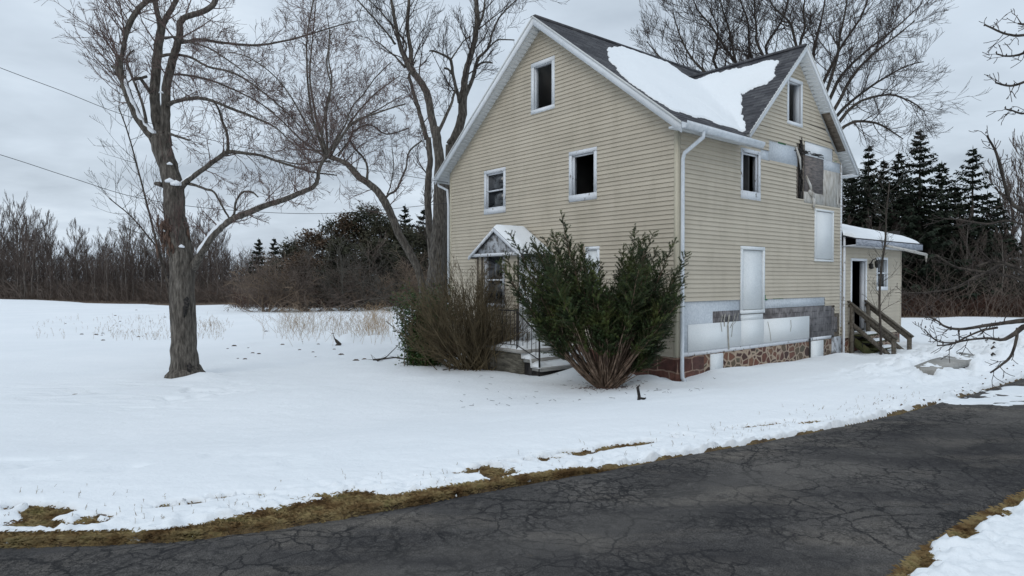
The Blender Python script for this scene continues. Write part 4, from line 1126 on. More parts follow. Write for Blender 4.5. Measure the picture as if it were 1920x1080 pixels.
class Tree:
    def __init__(s, seed=1):
        s.r = random.Random(seed); s.trunk = MB(); s.crown = MB(); s.n = 0

    def limb(s, L, sides=9, mb=None):
        (mb or s.trunk).tube([p for p, r in L], [max(r, .004) for p, r in L], sides)

    def grow(s, p, d, ln, r, lev, up=.25, wob=.28, kids=(5, 8), minr=.0035, spread=(25, 55), droop=0.0, ksz=(.42, .68)):
        R_ = s.r; n = 5 if lev > 1 else 4
        P = [Vector(p)]; rad = [r]; d = Vector(d).normalized(); seg = ln / n; dirs = [d]
        for i in range(n):
            d = (d + Vector((R_.gauss(0, wob), R_.gauss(0, wob), R_.gauss(0, wob) + up - droop * (i / n))) * .35).normalized()
            P.append(P[-1] + d * seg); rad.append(max(minr, r * (1 - .78 * (i + 1) / n))); dirs.append(d)
        s.crown.tube(P, rad, 5 if r > .03 else (4 if r > .012 else 3), cap=False); s.n += 1
        if lev <= 0: return
        k = R_.randint(*kids)
        for j in range(k):
            t = .18 + .8 * (j + R_.random() * .8) / k; i = min(n - 1, int(t * n)); f = t * n - i
            q = P[i].lerp(P[i + 1], f); dd = dirs[i + 1]
            ax = dd.orthogonal().normalized(); ax.rotate(Matrix.Rotation(R_.uniform(0, 6.283), 3, dd))
            a = R(R_.uniform(*spread)); nd = dd.copy(); nd.rotate(Matrix.Rotation(a, 3, ax))
            s.grow(q, nd, ln * R_.uniform(*ksz) * (1.1 - .5 * t), max(minr, (r * (1 - .7 * t)) * R_.uniform(.45, .7)), lev - 1, up, wob, kids, minr, spread, droop, ksz)

    def along(s, L, every, ln, lev, t0=.1, frac=.5, up=.3, bias=None, rmax=.05, **kw):
        """spawn side branches along a limb"""
        R_ = s.r; tot = sum((L[i + 1][0] - L[i][0]).length for i in range(len(L) - 1)); n = max(1, int(tot * (1 - t0) / every))
        for j in range(n):
            t = t0 + (1 - t0) * (j + R_.random()) / n; x = t * (len(L) - 1); i = min(len(L) - 2, int(x)); f = x - i
            q = L[i][0].lerp(L[i + 1][0], f); r = L[i][1] * (1 - f) + L[i + 1][1] * f
            dd = (L[i + 1][0] - L[i][0]).normalized(); ax = dd.orthogonal().normalized(); ax.rotate(Matrix.Rotation(R_.uniform(0, 6.283), 3, dd))
            nd = dd.copy(); nd.rotate(Matrix.Rotation(R(R_.uniform(30, 75)), 3, ax))
            if bias is not None: nd = (nd + Vector(bias)).normalized()
            s.grow(q, nd, ln * R_.uniform(.6, 1.25), min(rmax, r * frac * R_.uniform(.6, 1)), lev, up, **kw)
        return


def finish(t, name, label, cat, base, tm, cm, group=None, parts=True):
    o = thing(name, label, cat, tuple(base), 0, group)
    t.trunk.build('trunk', tm, o, org=base, smooth=True)
    t.crown.build('crown', cm, o, org=base)
    return o


c5 = lambda x, y: (80 + x / 2.572, y / 2.572)
CSC[c5] = 2.1
YT = 15.6
T = Tree(11)
mapp = at(347, 705, YT); tb = Vector((mapp.x, YT, -.75))
# trunk with root flare
trunk = limb([(350, 716, 78, 0), (350, 704, 62, 0), (347, 690, 52, 0), (345, 640, 45, 0), (343, 574, 44, 0), (341, 505, 44, 0), (338, 470, 42, 0), (334, 440, 44, 0), (329, 412, 37, 0), (327, 380, 38, 0), (324, 345, 36, 0), (318, 318, 33, 0), (306, 285, 34, 0), (300, 262, 36, 0), (298, 252, 30, 0)], YT, n=4, jit=.012)
T.limb(trunk, 14)
for a, l in ((2.6, .42), (3.9, .3), (5.4, .35), (.4, .40)):     # buttress roots
    b = trunk[2][0]; T.trunk.tube([b + Vector((math.cos(a) * .12, math.sin(a) * .12, .4)), b + Vector((math.cos(a) * .26, math.sin(a) * .26, .05)), b + Vector((math.cos(a) * l, math.sin(a) * l, -.22))], [.15, .13, .07], 7)
burl = at(326, 447, YT)
BU = MB()
for k in range(34):
    q = burl + Vector((rnd.gauss(0, .15), 0, rnd.uniform(-.36, .36))); q.y = YT - math.sqrt(max(.01, .285 ** 2 - (q.x - burl.x) ** 2)) + .01; l = rnd.uniform(.06, .22)
    BU.tube([q + Vector((rnd.gauss(0, .02), .02, -l)), q + Vector((0, -rnd.uniform(0, .03), 0)), q + Vector((rnd.gauss(0, .02), .02, l))], [.012, rnd.uniform(.02, .045), .012], 5)
for (x0, y0, x1, y1, w_) in ((318, 428, 300, 424, .06), (316, 455, 303, 462, .05)):
    BU.tube([at(x0, y0, YT - .05), at((x0 + x1) / 2, (y0 + y1) / 2 + 1, YT - .1), at(x1, y1, YT - .1)], [w_ * 1.6, w_, w_ * .5], 6)
limbs = {}
def LB(key, spec, cv=c5, n=4, sides=8, Y=YT, tree=None, jit=.012):
    L = limb(spec, Y, cv, n, jit); limbs[key] = L; (tree or T).limb(L, sides); return L


LB('left', [(555, 680, 52, 0), (500, 620, 36, -.1), (455, 555, 34, -.2), (420, 480, 32, -.3), (392, 400, 30, -.35), (370, 340, 28, -.4), (375, 290, 24, -.3), (385, 220, 24, -.2), (405, 150, 22, -.1), (440, 75, 21, 0), (490, 15, 20, .1), (545, -10, 18, .2), (600, -30, 15, .3)])
LB('mid', [(585, 680, 50, 0), (552, 590, 38, .1), (540, 480, 38, .2), (545, 380, 36, .3), (552, 280, 34, .4), (565, 180, 32, .5), (572, 130, 30, .5), (555, 70, 20, .5), (540, 0, 20, .6), (530, -90, 16, .7), (520, -220, 10, .8)])
LB('midb', [(572, 135, 24, .5), (600, 80, 20, .5), (640, 10, 19, .6), (670, -60, 16, .8), (720, -200, 9, 1)])
LB('right', [(590, 700, 50, 0), (592, 600, 38, 0), (594, 500, 35, 0), (600, 400, 34, 0), (622, 310, 32, -.1), (645, 230, 30, -.2), (662, 160, 27, -.2), (665, 105, 24, -.2), (700, 78, 24, -.2), (760, 60, 23, -.1), (815, 30, 22, 0), (840, -20, 20, .1), (860, -140, 14, .2)])
LB('b1', [(650, 205, 18, -.1), (700, 200, 12, .2), (760, 190, 12, .5), (900, 210, 11, .9), (1040, 217, 9, 1.2), (1200, 190, 7, 1.5), (1400, 130, 5, 1.8), (1520, 98, 3, 2)], sides=6)
LB('b1b', [(590, 185, 12, 0), (640, 178, 8, -.4), (700, 200, 8, -.6), (800, 232, 7, -.8), (950, 330, 5, -1), (1050, 420, 3, -1.2)], sides=6)
LB('b2', [(570, 270, 14, .2), (640, 262, 10, 0), (720, 280, 10, -.3), (800, 322, 9, -.5), (930, 355, 8, -.8), (1050, 435, 7, -1), (1180, 545, 6, -1.2), (1310, 690, 4, -1.4)], sides=6)
LB('b3', [(590, 375, 14, .2), (640, 358, 9, .5), (740, 370, 9, .8), (850, 402, 8, 1.1), (1000, 470, 6, 1.4), (1120, 545, 4, 1.6)], sides=6)
LB('b4', [(605, 505, 22, 0), (640, 490, 15, -.3), (720, 475, 14, -.6), (800, 480, 12, -.8), (900, 520, 11, -.9), (1030, 570, 9, -1.0), (1130, 620, 6, -1.1), (1210, 700, 4, -1.3), (1290, 780, 3, -1.4)], sides=6)
LB('b5', [(600, 640, 14, 0), (640, 655, 10, -.5), (705, 675, 8, -.8)], sides=6)
LB('c1', [(665, 905, 30, 0), (700, 870, 21, -.2), (780, 812, 18, -.3), (850, 760, 18, -.4), (898, 733, 17, -.4), (980, 740, 12, -.4), (1060, 752, 11, -.5), (1140, 780, 10, -.5), (1220, 805, 9, -.5), (1300, 830, 7, -.5), (1420, 845, 5, -.4)])
LB('c1b', [(895, 735, 14, -.4), (890, 650, 11, -.5), (868, 590, 11, -.5), (850, 530, 9, -.6), (820, 480, 7, -.7)], sides=6)
LB('c2', [(690, 880, 16, 0), (740, 895, 10, -.3), (785, 912, 10, -.4), (825, 925, 9, -.5), (850, 965, 8, -.5), (880, 1020, 8, -.5), (900, 1050, 7, -.5)], sides=6)
LB('c3', [(725, 1290, 40, 0), (755, 1240, 28, -.2), (800, 1165, 26, -.4), (850, 1105, 26, -.5), (910, 1060, 25, -.6), (1000, 1022, 25, -.7), (1080, 990, 23, -.8), (1160, 965, 22, -.9), (1230, 935, 21, -1), (1300, 905, 18, -1), (1325, 870, 16, -1), (1335, 810, 13, -1), (1370, 745, 12, -1), (1440, 660, 10, -.9), (1500, 590, 9, -.8), (1580, 555, 7, -.7), (1749, 500, 5, -.6)])
LB('c3u', [(925, 1040, 10, -.6), (930, 980, 9, -.7), (960, 930, 9, -.8), (1005, 925, 8, -.9), (1040, 950, 5, -1)], sides=6)
LB('h1', [(1365, 760, 14, -1), (1330, 660, 11, -1), (1300, 560, 9, -1), (1285, 460, 9, -1), (1275, 330, 8, -1), (1275, 180, 7, -1), (1290, 80, 6, -1), (1320, -60, 4, -1)], sides=6)
LB('h2', [(1370, 745, 12, -1), (1345, 640, 9, -1.2), (1370, 520, 8, -1.3), (1390, 420, 7, -1.4), (1370, 300, 6, -1.4), (1385, 180, 5, -1.5), (1370, 60, 3, -1.5)], sides=6)
LB('h3', [(1400, 700, 9, -.9), (1460, 600, 7, -.4), (1490, 520, 6, -.3), (1550, 450, 6, -.2), (1600, 380, 5, 0), (1680, 300, 4, .2)], sides=6)
LB('h4', [(1320, 690, 8, -1), (1240, 540, 7, -1.3), (1180, 440, 6, -1.5), (1100, 350, 5, -1.7), (1000, 280, 4, -1.8), (900, 250, 3, -1.9)], sides=6)
LB('stub', [(375, 345, 16, -.4), (350, 328, 14, -.4), (333, 320, 11, -.4)], sides=6)
LB('knob', [(590, 895, 26, 0), (560, 888, 18, -.1), (543, 884, 15, -.1)], sides=6)

LB('l2', [(500, 590, 14, -.2), (480, 500, 10, -.5), (455, 430, 9, -.6), (420, 340, 8, -.7), (405, 280, 7, -.8), (440, 240, 5, -.9)], sides=6)
LB('l3', [(520, 450, 14, 0), (470, 375, 13, -.4), (440, 385, 9, -.5), (500, 370, 12, -.2)], sides=6, n=2)
kk = dict(minr=.0035)
for key, ev, ln, lev, up in (('left', .22, .75, 2, .35), ('mid', .28, .9, 2, .15), ('midb', .3, .9, 2, .2), ('right', .28, 1.0, 2, .15), ('b1', .12, .85, 2, .1), ('b1b', .12, .7, 2, .1), ('b2', .12, .85, 2, .1), ('b3', .12, .8, 2, .1), ('b4', .12, .9, 2, .1), ('b5', .14, .6, 2, .0), ('c1', .15, .8, 2, .05), ('c1b', .14, .6, 2, .1), ('c2', .2, .5, 2, 0), ('c3', .17, .8, 2, .15), ('c3u', .12, .5, 2, 0), ('h1', .13, .9, 2, .15), ('h2', .13, .85, 2, .15), ('h3', .13, .8, 2, .15), ('h4', .13, .8, 2, .1), ('l2', .12, .6, 2, .2)):
    T.along(limbs[key], ev * 1.3, ln, lev, up=up, rmax=.02, t0=.2 if key in ('mid', 'right', 'left') else .1, frac=.35, kids=(4, 7), wob=.33, **kk)
# the plume of long shoots on the left and the dead ends
sp = at(212, 125, YT)
for k in range(34):
    a = rnd.uniform(-1.25, .15); ln = rnd.uniform(1.3, 2.6); d = Vector((math.sin(a), rnd.uniform(-.5, .5), math.cos(a) * .9))
    q = limbs['left'][rnd.randint(12, 40)][0]
    T.grow(q, d, ln * (.6 if a < -.9 else .85), .014, 2, up=.12, kids=(5, 8), wob=.25, spread=(20, 50), ksz=(.25, .45), **kk)
for k in range(14):     # shoots low on the left of the trunk
    a = rnd.uniform(-1.0, -.1); y = rnd.choice([410, 435, 470, 345]); q = at(318, y, YT - .1)
    T.grow(q, Vector((math.sin(a), rnd.uniform(-.5, .3), math.cos(a))), rnd.uniform(.7, 1.5), .011, 1, up=.25, kids=(4, 7), wob=.25, ksz=(.3, .5), **kk)
for k in range(10):
    q = at(335, 440 + rnd.uniform(-20, 30), YT - .25); T.grow(q, Vector((rnd.uniform(-.2, .3), -.3, .9)), rnd.uniform(.4, 1.0), .008, 1, up=.3, **kk)
print('main tree twigs', T.n)
mt = finish(T, 'lawn_tree', 'large bare maple with a thick grey trunk standing in the snowy lawn', 'tree', tb, M['bark'], M['twigred'])
# snow caught on the limbs
mb = MB()
def snowline(key, t0, t1, sh, w=.75):
    mb = MB(); L = limbs[key]; a, b = int(t0 * (len(L) - 1)), int(t1 * (len(L) - 1))
    P = [(L[i][0] + Vector(sh) * L[i][1], L[i][1] * w * (.75 + .35 * rnd.random())) for i in range(a, b + 1)]
    P[0] = (P[0][0], .01); P[-1] = (P[-1][0], .01)
    mb.tube([p for p, r in P], [r for p, r in P], 7); mb.build('branch_snow', M['snowplain'], mt, org=tb, smooth=True)
snowline('left', .04, .37, (.45, -.45, .35), .55); snowline('left', .5, .66, (-.1, -.45, .55), .5)
snowline('c3', .07, .24, (-.45, -.35, .62), .7); snowline('c3', .3, .56, (-.1, 0, .72), .6); snowline('mid', .2, .24, (-.2, -.7, .5), .7); snowline('c1', .04, .16, (-.1, -.3, .7), .65)
for (x, y, r) in ((318, 338, .10), (330, 343, .12), (318, 306, .06), (340, 461, .07), (331, 434, .05), (302, 172, .05)):
    mb = MB(); q = at(x, y, YT - .22); mb.tube([q + Vector((-r, 0, -.02)), q, q + Vector((r, 0, -.03))], [r * .3, r * .6, r * .3], 7); mb.build('branch_snow', M['snowplain'], mt, org=tb, smooth=True)
BU.build('burl', M['rust'], mt, org=tb, smooth=True)
mb = MB()
for (x, y, s_) in ((349, 566, .13), (346, 580, .08), (354, 690, .10)):
    q = at(x, y, YT - .30)
    mb = MB(); mb.prism([q + Vector((-s_ * .5, 0, .05)), q + Vector((s_ * .1, -.01, .12)), q + Vector((s_ * .55, 0, .04)), q + Vector((s_ * .3, 0, -.12)), q + Vector((-.02, 0, -.2))], (0, .05, 0)); mb.build('bark_wound', M['black'], mt, org=tb)

# ---------------------------------------------------------------- trees behind the house
c1 = lambda x, y: (560 + x / 3.857, y / 3.857)
CSC[c1] = 3.857
c2 = lambda x, y: (560 + x / 3.376, 240 + y / 3.376)
CSC[c2] = 3.376
YB = 27.0
T2 = Tree(22)
def LB2(k, spec, cv, n=4, sides=8, Y=YB): return LB(k, spec, cv, n, sides, Y, T2, jit=.02)
LB2('A', [(860, 1000, 120, 0), (870, 880, 96, 0), (880, 700, 88, 0), (890, 560, 82, 0), (892, 400, 80, 0), (890, 200, 62, 0), (878, 90, 58, 0), (862, 0, 54, 0)], c2, sides=12)
LB2('A2', [(995, 1010, 54, 0), (960, 850, 54, 0), (940, 720, 52, 0), (900, 620, 50, -.2), (850, 550, 48, -.3), (800, 480, 48, -.3), (760, 400, 38, -.3), (730, 320, 32, -.2), (712, 230, 28, -.1), (690, 110, 24, 0), (670, 0, 20, .2), (640, -140, 14, .4)], c1)
LB2('A3', [(800, 480, 36, -.3), (812, 400, 32, -.2), (800, 300, 28, 0), (785, 200, 26, .1), (790, 100, 24, .2), (800, 0, 22, .3), (800, -160, 14, .5)], c1)
LB2('A4', [(760, 390, 20, -.3), (780, 330, 14, -.2), (740, 260, 14, 0), (680, 190, 12, .3), (600, 90, 10, .5), (510, 0, 8, .8), (430, -90, 6, 1)], c1, sides=6)
LB2('A5', [(700, 320, 18, 0), (640, 240, 13, -.4), (560, 150, 12, -.7), (490, 70, 11, -1), (420, -5, 9, -1.2), (350, -90, 6, -1.4)], c1, sides=6)
LB2('A6', [(770, 490, 20, -.3), (700, 410, 12, -.6), (640, 360, 11, -.9), (560, 295, 9, -1.2)], c1, sides=6)
LB2('A7', [(1010, 960, 30, 0), (1060, 850, 26, .3), (1100, 760, 22, .5), (1120, 690, 18, .7), (1140, 620, 16, .8)], c1, sides=6)
LB2('B', [(850, 950, 44, .6), (838, 800, 44, .6), (828, 640, 44, .6), (815, 480, 44, .6), (820, 330, 42, .6), (832, 200, 36, .6), (820, 60, 34, .6)], c2, sides=9)
LB2('B2', [(925, 1010, 36, .6), (900, 910, 34, .6), (870, 800, 30, .7), (840, 700, 27, .8), (810, 590, 24, .9), (800, 540, 22, 1), (850, 430, 8, 1)], c1)
LB2('Cc', [(1100, 1050, 70, 1.5), (1150, 950, 66, 1.5), (1185, 820, 66, 1.5), (1190, 700, 60, 1.5), (1200, 600, 50, 1.4), (1215, 500, 44, 1.3), (1245, 400, 40, 1.2), (1270, 300, 38, 1.1), (1290, 180, 38, 1), (1290, 90, 34, 1), (1280, -20, 30, 1), (1270, -160, 20, 1)], c1)
LB2('C2', [(1200, 700, 34, 1.5), (1250, 590, 28, 1.7), (1280, 480, 26, 1.9), (1310, 410, 22, 2), (1370, 350, 18, 2.2), (1400, 240, 15, 2.3), (1450, 130, 13, 2.5), (1520, 50, 11, 2.7), (1600, -20, 9, 3)], c1)
LB2('C3', [(1165, 740, 30, 1.4), (1140, 640, 24, 1.1), (1115, 540, 22, .9), (1100, 440, 22, .7), (1050, 400, 16, .5), (980, 370, 14, .3), (945, 370, 12, .2)], c1)
LB2('C4', [(1100, 430, 14, .7), (1150, 360, 10, .9), (1190, 300, 9, 1), (1240, 260, 7, 1.1)], c1, sides=6)
LB2('C5', [(1290, 200, 22, 1), (1330, 120, 18, .7), (1345, 30, 15, .5), (1350, -100, 10, .3)], c1, sides=6)
LB2('C6', [(1280, 480, 20, 1.9), (1340, 450, 14, 1.5), (1400, 455, 10, 1.2)], c1, sides=6)
LB2('C7', [(1370, 350, 14, 2.2), (1440, 290, 10, 2.4), (1560, 290, 8, 2.7)], c1, sides=6)
LB2('C8', [(1120, 540, 16, .9), (1080, 500, 16, .8), (1055, 495, 18, .8)], c1, sides=6)
for key, ev, ln in (('A2', .5, 2.0), ('A3', .45, 2.2), ('A4', .3, 1.8), ('A5', .3, 1.8), ('A6', .3, 1.6), ('A7', .4, 1.6), ('B2', .5, 1.4), ('Cc', .45, 2.2), ('C2', .35, 2.2), ('C3', .35, 1.6), ('C4', .3, 1.6), ('C5', .35, 2.2), ('C7', .3, 2.0), ('B', 1.0, 1.2)):
    T2.along(limbs[key], ev, ln, 2, up=.3, rmax=.035, t0=.25 if key in ('A2', 'Cc') else .1, frac=.35, kids=(4, 7), wob=.3, minr=.006, spread=(20, 55))
print('tree behind', T2.n)
b = limbs['A'][0][0]; b = Vector((b.x, b.y, -.9)); T2.trunk.tube([b, limbs['A'][0][0]], [.95, limbs['A'][0][1]], 12)
bb = limbs['Cc'][0][0]; T2.trunk.tube([Vector((b.x + .6, bb.y, 1.0)), bb], [.55, limbs['Cc'][0][1]], 9)
finish(T2, 'maple_tree', 'massive multi stemmed bare tree rising behind the left end of the house', 'tree', b, M['bark'], M['twig'])

YL = 22.5
T3 = Tree(33)
def LB3(k, spec, cv, n=4, sides=8): return LB(k, spec, cv, n, sides, YL, T3, jit=.015)
LB3('t', [(800, 1090, 62, 0), (772, 950, 42, 0), (740, 860, 48, 0), (690, 770, 50, 0), (630, 660, 48, 0), (590, 560, 48, 0), (545, 470, 50, 0), (500, 400, 46, 0), (440, 350, 42, 0), (370, 300, 42, 0), (320, 240, 36, 0), (260, 205, 28, 0), (200, 185, 26, 0), (175, 150, 26, 0)], c2, sides=10)
LB3('t1', [(180, 170, 22, 0), (150, 60, 16, .2), (110, -70, 15, .4), (85, -200, 13, .5), (70, -330, 12, .6), (80, -480, 10, .7), (95, -640, 8, .8), (110, -800, 5, .9)], c2)
LB3('t2', [(180, 165, 18, 0), (180, 60, 15, -.2), (170, -30, 13, -.3), (180, -160, 12, -.4), (210, -300, 10, -.5), (190, -440, 8, -.6), (200, -620, 5, -.6)], c2)
LB3('t3', [(185, 150, 20, 0), (270, 60, 14, .2), (330, -40, 12, .4), (400, -130, 10, .6), (500, -230, 8, .8), (640, -330, 6, 1)], c2)
LB3('t4', [(200, 185, 16, 0), (300, 10, 11, -.3), (420, -70, 10, -.5), (560, -150, 8, -.7), (660, -210, 5, -.9)], c2, sides=6)
LB3('t5', [(250, 180, 14, 0), (330, 60, 11, .3), (350, 20, 11, .4), (450, -20, 10, .6), (560, 40, 9, .8), (700, 0, 7, 1)], c2, sides=6)
LB3('t6', [(430, 340, 20, 0), (435, 250, 14, .2), (410, 190, 13, .3), (350, 120, 12, .4), (320, 60, 8, .5)], c2, sides=6)
LB3('t7', [(545, 450, 22, 0), (570, 420, 14, .2), (620, 390, 14, .3), (650, 320, 13, .4), (680, 250, 12, .5), (700, 150, 11, .6), (780, 80, 10, .7)], c2, sides=6)
LB3('t8', [(560, 420, 10, .2), (585, 350, 8, .3), (600, 230, 7, .4), (590, 120, 5, .5)], c2, sides=6)
LB3('t9', [(180, 190, 16, 0), (90, 130, 12, -.3), (0, 60, 10, -.6), (-120, -60, 8, -1), (-250, -160, 5, -1.3)], c2, sides=6)
LB3('t10', [(200, 210, 14, 0), (100, 215, 11, -.3), (0, 230, 9, -.5), (-130, 200, 6, -.8)], c2, sides=6)
for key, ev, ln in (('t', .45, 1.3), ('t1', .22, 1.4), ('t2', .22, 1.4), ('t3', .2, 1.4), ('t4', .2, 1.2), ('t5', .2, 1.1), ('t6', .22, 1.0), ('t7', .25, 1.1), ('t8', .2, .8), ('t9', .2, 1.2), ('t10', .2, 1.1)):
    T3.along(limbs[key], ev, ln, 2, up=.15, rmax=.022, t0=.35 if key == 't' else .1, frac=.35, kids=(4, 7), wob=.32, minr=.005)
for k in range(18):      # the spray at the head of the lean
    a = rnd.uniform(-1.9, 1.2); q = limbs['t'][-1 - rnd.randint(0, 12)][0]
    T3.grow(q, Vector((math.sin(a), rnd.uniform(-.7, .7), math.cos(a))), rnd.uniform(1.2, 2.6), .022, 2, up=.1, kids=(5, 7), wob=.35, minr=.005)
print('leaning tree', T3.n)
b = limbs['t'][0][0]; b = Vector((b.x + .1, b.y, -.9)); T3.trunk.tube([b, limbs['t'][0][0]], [.62, limbs['t'][0][1]], 10)
finish(T3, 'leaning_tree', 'bare tree whose bent trunk leans left above the bushes beside the house', 'tree', b, M['bark'], M['twigred'])

# fan shaped tree behind the cross gable
c3 = lambda x, y: (1200 + x / 3.375, y / 3.375)
CSC[c3] = 3.375
YF = 34.0
T4 = Tree(44)
def LB4(k, spec, n=3, sides=6): return LB(k, spec, c3, n, sides, YF, T4, jit=.03)
tr = [((980, 1350), 60), ((1010, 1100), 56)]
LB4('f0', [(1000, 1900, 75, 0), (1000, 1400, 60, 0), (1010, 1050, 55, 0)], sides=10)
fans = [[(1000, 1100), (900, 700), (700, 520), (610, 400), (560, 200), (520, 60), (490, -120)], [(1000, 1080), (930, 760), (760, 480), (690, 330), (680, 150), (640, 0), (600, -180)],
        [(1000, 1000), (960, 700), (860, 430), (800, 300), (870, 170), (920, 60), (960, -120)], [(1010, 1000), (1000, 600), (1010, 280), (1040, 180), (1040, 60), (1050, -150)],
        [(1020, 1000), (1060, 600), (1100, 320), (1130, 200), (1160, 60), (1180, -150)], [(1020, 1000), (1130, 600), (1200, 450), (1300, 260), (1400, 120), (1440, 0), (1480, -160)],
        [(1030, 1000), (1200, 640), (1280, 480), (1400, 350), (1560, 220), (1700, 110), (1780, 20)], [(1030, 1020), (1220, 700), (1340, 480), (1480, 330), (1620, 230), (1740, 130)],
        [(1040, 1040), (1240, 740), (1340, 640), (1500, 520), (1680, 420), (1800, 390)], [(1040, 1060), (1260, 760), (1400, 640), (1560, 600), (1720, 640), (1810, 710)],
        [(1040, 1080), (1290, 800), (1450, 770), (1560, 810), (1660, 880)], [(1000, 1100), (800, 760), (560, 560), (400, 440), (300, 320), (240, 180), (200, 60)],
        [(990, 1100), (760, 800), (500, 600), (350, 460), (260, 420), (130, 360), (50, 260)], [(990, 1100), (880, 740), (620, 420), (520, 280), (440, 150), (360, 60), (330, -60)],
        [(1000, 1000), (960, 700), (760, 300), (740, 180), (720, 60), (740, -100)], [(1020, 1000), (1060, 700), (980, 250), (930, 130), (840, 30), (800, -100)], [(1020, 1010), (1160, 620), (1240, 380), (1260, 240), (1300, 60), (1320, -120)], [(1000, 1050), (820, 760), (480, 430), (490, 300), (500, 180), (440, 40)]]
for i, f_ in enumerate(fans):
    dz = rnd.uniform(-3.5, 3.5); n_ = len(f_)
    LB4('f%d' % (i + 1), [(x + rnd.uniform(-8, 8), y, 21 * (1 - j / (n_ - .6)) + 4, dz * j / n_) for j, (x, y) in enumerate(f_)])
    T4.along(limbs['f%d' % (i + 1)], .27, 2.0, 2, up=.3, rmax=.026, t0=.25, frac=.5, kids=(4, 6), wob=.17, minr=.0072, spread=(18, 45))
print('fan tree', T4.n)
b = limbs['f0'][0][0]; finish(T4, 'spreading_tree', 'wide fan shaped bare tree rising behind the cross gable roof', 'tree', Vector((b.x, b.y, -.9)), M['barkbrown'], M['twig'])

# ---------------------------------------------------------------- tree by the driveway: only its boughs reach into the picture
T5 = Tree(55); YN = 5.6
nb = Vector((7.6, 6.0, -.05))
T5.limb([(nb + Vector((0, 0, -.2)), .22), (nb + Vector((0, 0, .8)), .17), (nb + Vector((-.05, .05, 1.8)), .15), (nb + Vector((.1, 0, 3)), .12), (nb + Vector((.15, .1, 4.6)), .07)], 12)
T5.grow(nb + Vector((.15, .1, 4.5)), Vector((0, 0, 1)), 1.5, .06, 2)
def LB5(k, spec, Y=YN): return LB(k, spec, None, 4, 6, Y, T5, jit=.003)
def root(L, z):     # carry a bough back to the off-frame trunk
    p, r = L[0]; q = nb + Vector((-.02, 0, z + rnd.uniform(-.15, .35))); r1 = max(.018, r * 1.9); pts = [q] + [q.lerp(p, t) + Vector((0, rnd.uniform(-.07, .07), rnd.uniform(-.10, .08) - .12 * math.sin(3.1 * t))) for t in (.25, .5, .78)] + [p]; T5.limb(crom([(v_, r1 + (r * 1.02 - r1) * i / 4) for i, v_ in enumerate(pts)], 4), 7)
La = LB5('n1', [(1985, 596, 14, .1), (1920, 601, 10, 0), (1880, 606, 7.5, 0), (1845, 611, 7, 0), (1800, 617, 5, -.05), (1772, 612, 4, -.1), (1755, 600, 3, -.1), (1732, 592, 2, -.12)]); root(La, 1.05)
Lb = LB5('n2', [(1920, 612, 10, 0), (1884, 636, 7, 0), (1850, 634, 4.5, 0), (1806, 639, 4, -.05), (1780, 646, 3.5, -.1), (1757, 648, 2.5, -.1)])
Lc = LB5('n3', [(1908, 615, 6, 0), (1905, 640, 5.5, 0), (1895, 668, 5, -.03), (1875, 686, 4, -.05), (1857, 699, 3, -.05)])
T5.limb([(Lb[0][0], Lb[0][1]), (La[0][0].lerp(Lb[0][0], .3), .022), (La[0][0], La[0][1])], 6)
Ld = LB5('n4', [(1870, 614, 5, 0), (1840, 620, 4, 0), (1812, 632, 3.5, 0), (1790, 642, 3, 0), (1762, 641, 2.5, 0), (1745, 630, 2.5, 0), (1733, 617, 2, 0)])
Le = LB5('n5', [(2000, 440, 12, .2), (1920, 397, 8, 0), (1895, 378, 7, 0), (1885, 350, 6, 0), (1875, 310, 6.5, 0), (1865, 280, 4.5, 0), (1850, 254, 3.5, 0)]); root(Le, 1.9)
Lf = LB5('n6', [(1895, 372, 4, 0), (1875, 362, 3, 0), (1866, 350, 2.5, 0)]); 
for i, (sp, z) in enumerate((([(1990, 50, 8, .1), (1920, 66, 5, 0), (1888, 64, 4, 0), (1865, 55, 3.5, 0), (1846, 46, 3, 0)], 3.2), ([(1990, 70, 8, .1), (1925, 97, 5, 0), (1905, 104, 4, 0), (1885, 105, 3, 0), (1868, 101, 2.5, 0)], 3.1), ([(1990, 130, 8, .1), (1925, 152, 5, 0), (1895, 161, 4, 0), (1866, 155, 3, 0)], 2.9), ([(1990, 190, 7, .1), (1925, 212, 4, 0), (1900, 208, 3, 0), (1884, 204, 2.5, 0)], 2.7), ([(1990, 40, 8, .1), (1925, 45, 4, 0), (1908, 44, 3, 0)], 3.3), ([(1985, 560, 8, .3), (1900, 520, 5, .4), (1830, 508, 5, .5), (1790, 500, 4, .5), (1755, 478, 3, .5)], 1.3), ([(1985, 540, 8, .3), (1880, 492, 5, .4), (1830, 500, 4, .5)], 1.5), ([(1985, 450, 6, .3), (1900, 415, 4, .3), (1850, 420, 4, .3), (1800, 412, 3, .3), (1770, 410, 2, .3)], 1.8), ([(1985, 600, 8, .9), (1900, 500, 5, 1.0), (1840, 515, 5, 1.0), (1790, 540, 4, 1.0), (1740, 548, 3, 1.0), (1703, 549, 2, 1.)], 1.2))):
    L = LB5('m%d' % i, sp); root(L, z)
for key in ('n1', 'n2', 'n3', 'n4', 'n5', 'n6', 'm0', 'm1', 'm2', 'm3', 'm4', 'm5', 'm6', 'm7', 'm8'):
    T5.along(limbs[key], .085, .16, 1 if key[0] == 'm' or key == 'n5' else 1, up=.12, rmax=.0065, t0=.25, frac=.5, kids=(1, 3), wob=.5, minr=.0028, spread=(30, 65))
T5b = MB()
for key in ('n1', 'n2', 'n4', 'n5', 'm0', 'm1', 'm2', 'm3'):        # bud clusters
    for (p, r) in limbs[key][6::3]:
        q = p + Vector((rnd.uniform(-.02, .02), rnd.uniform(-.02, .02), rnd.uniform(0, .02))); T5.crown.tube([q + Vector((0, 0, -.008)), q, q + Vector((.003, 0, .012))], [.003, .007, .002], 5)
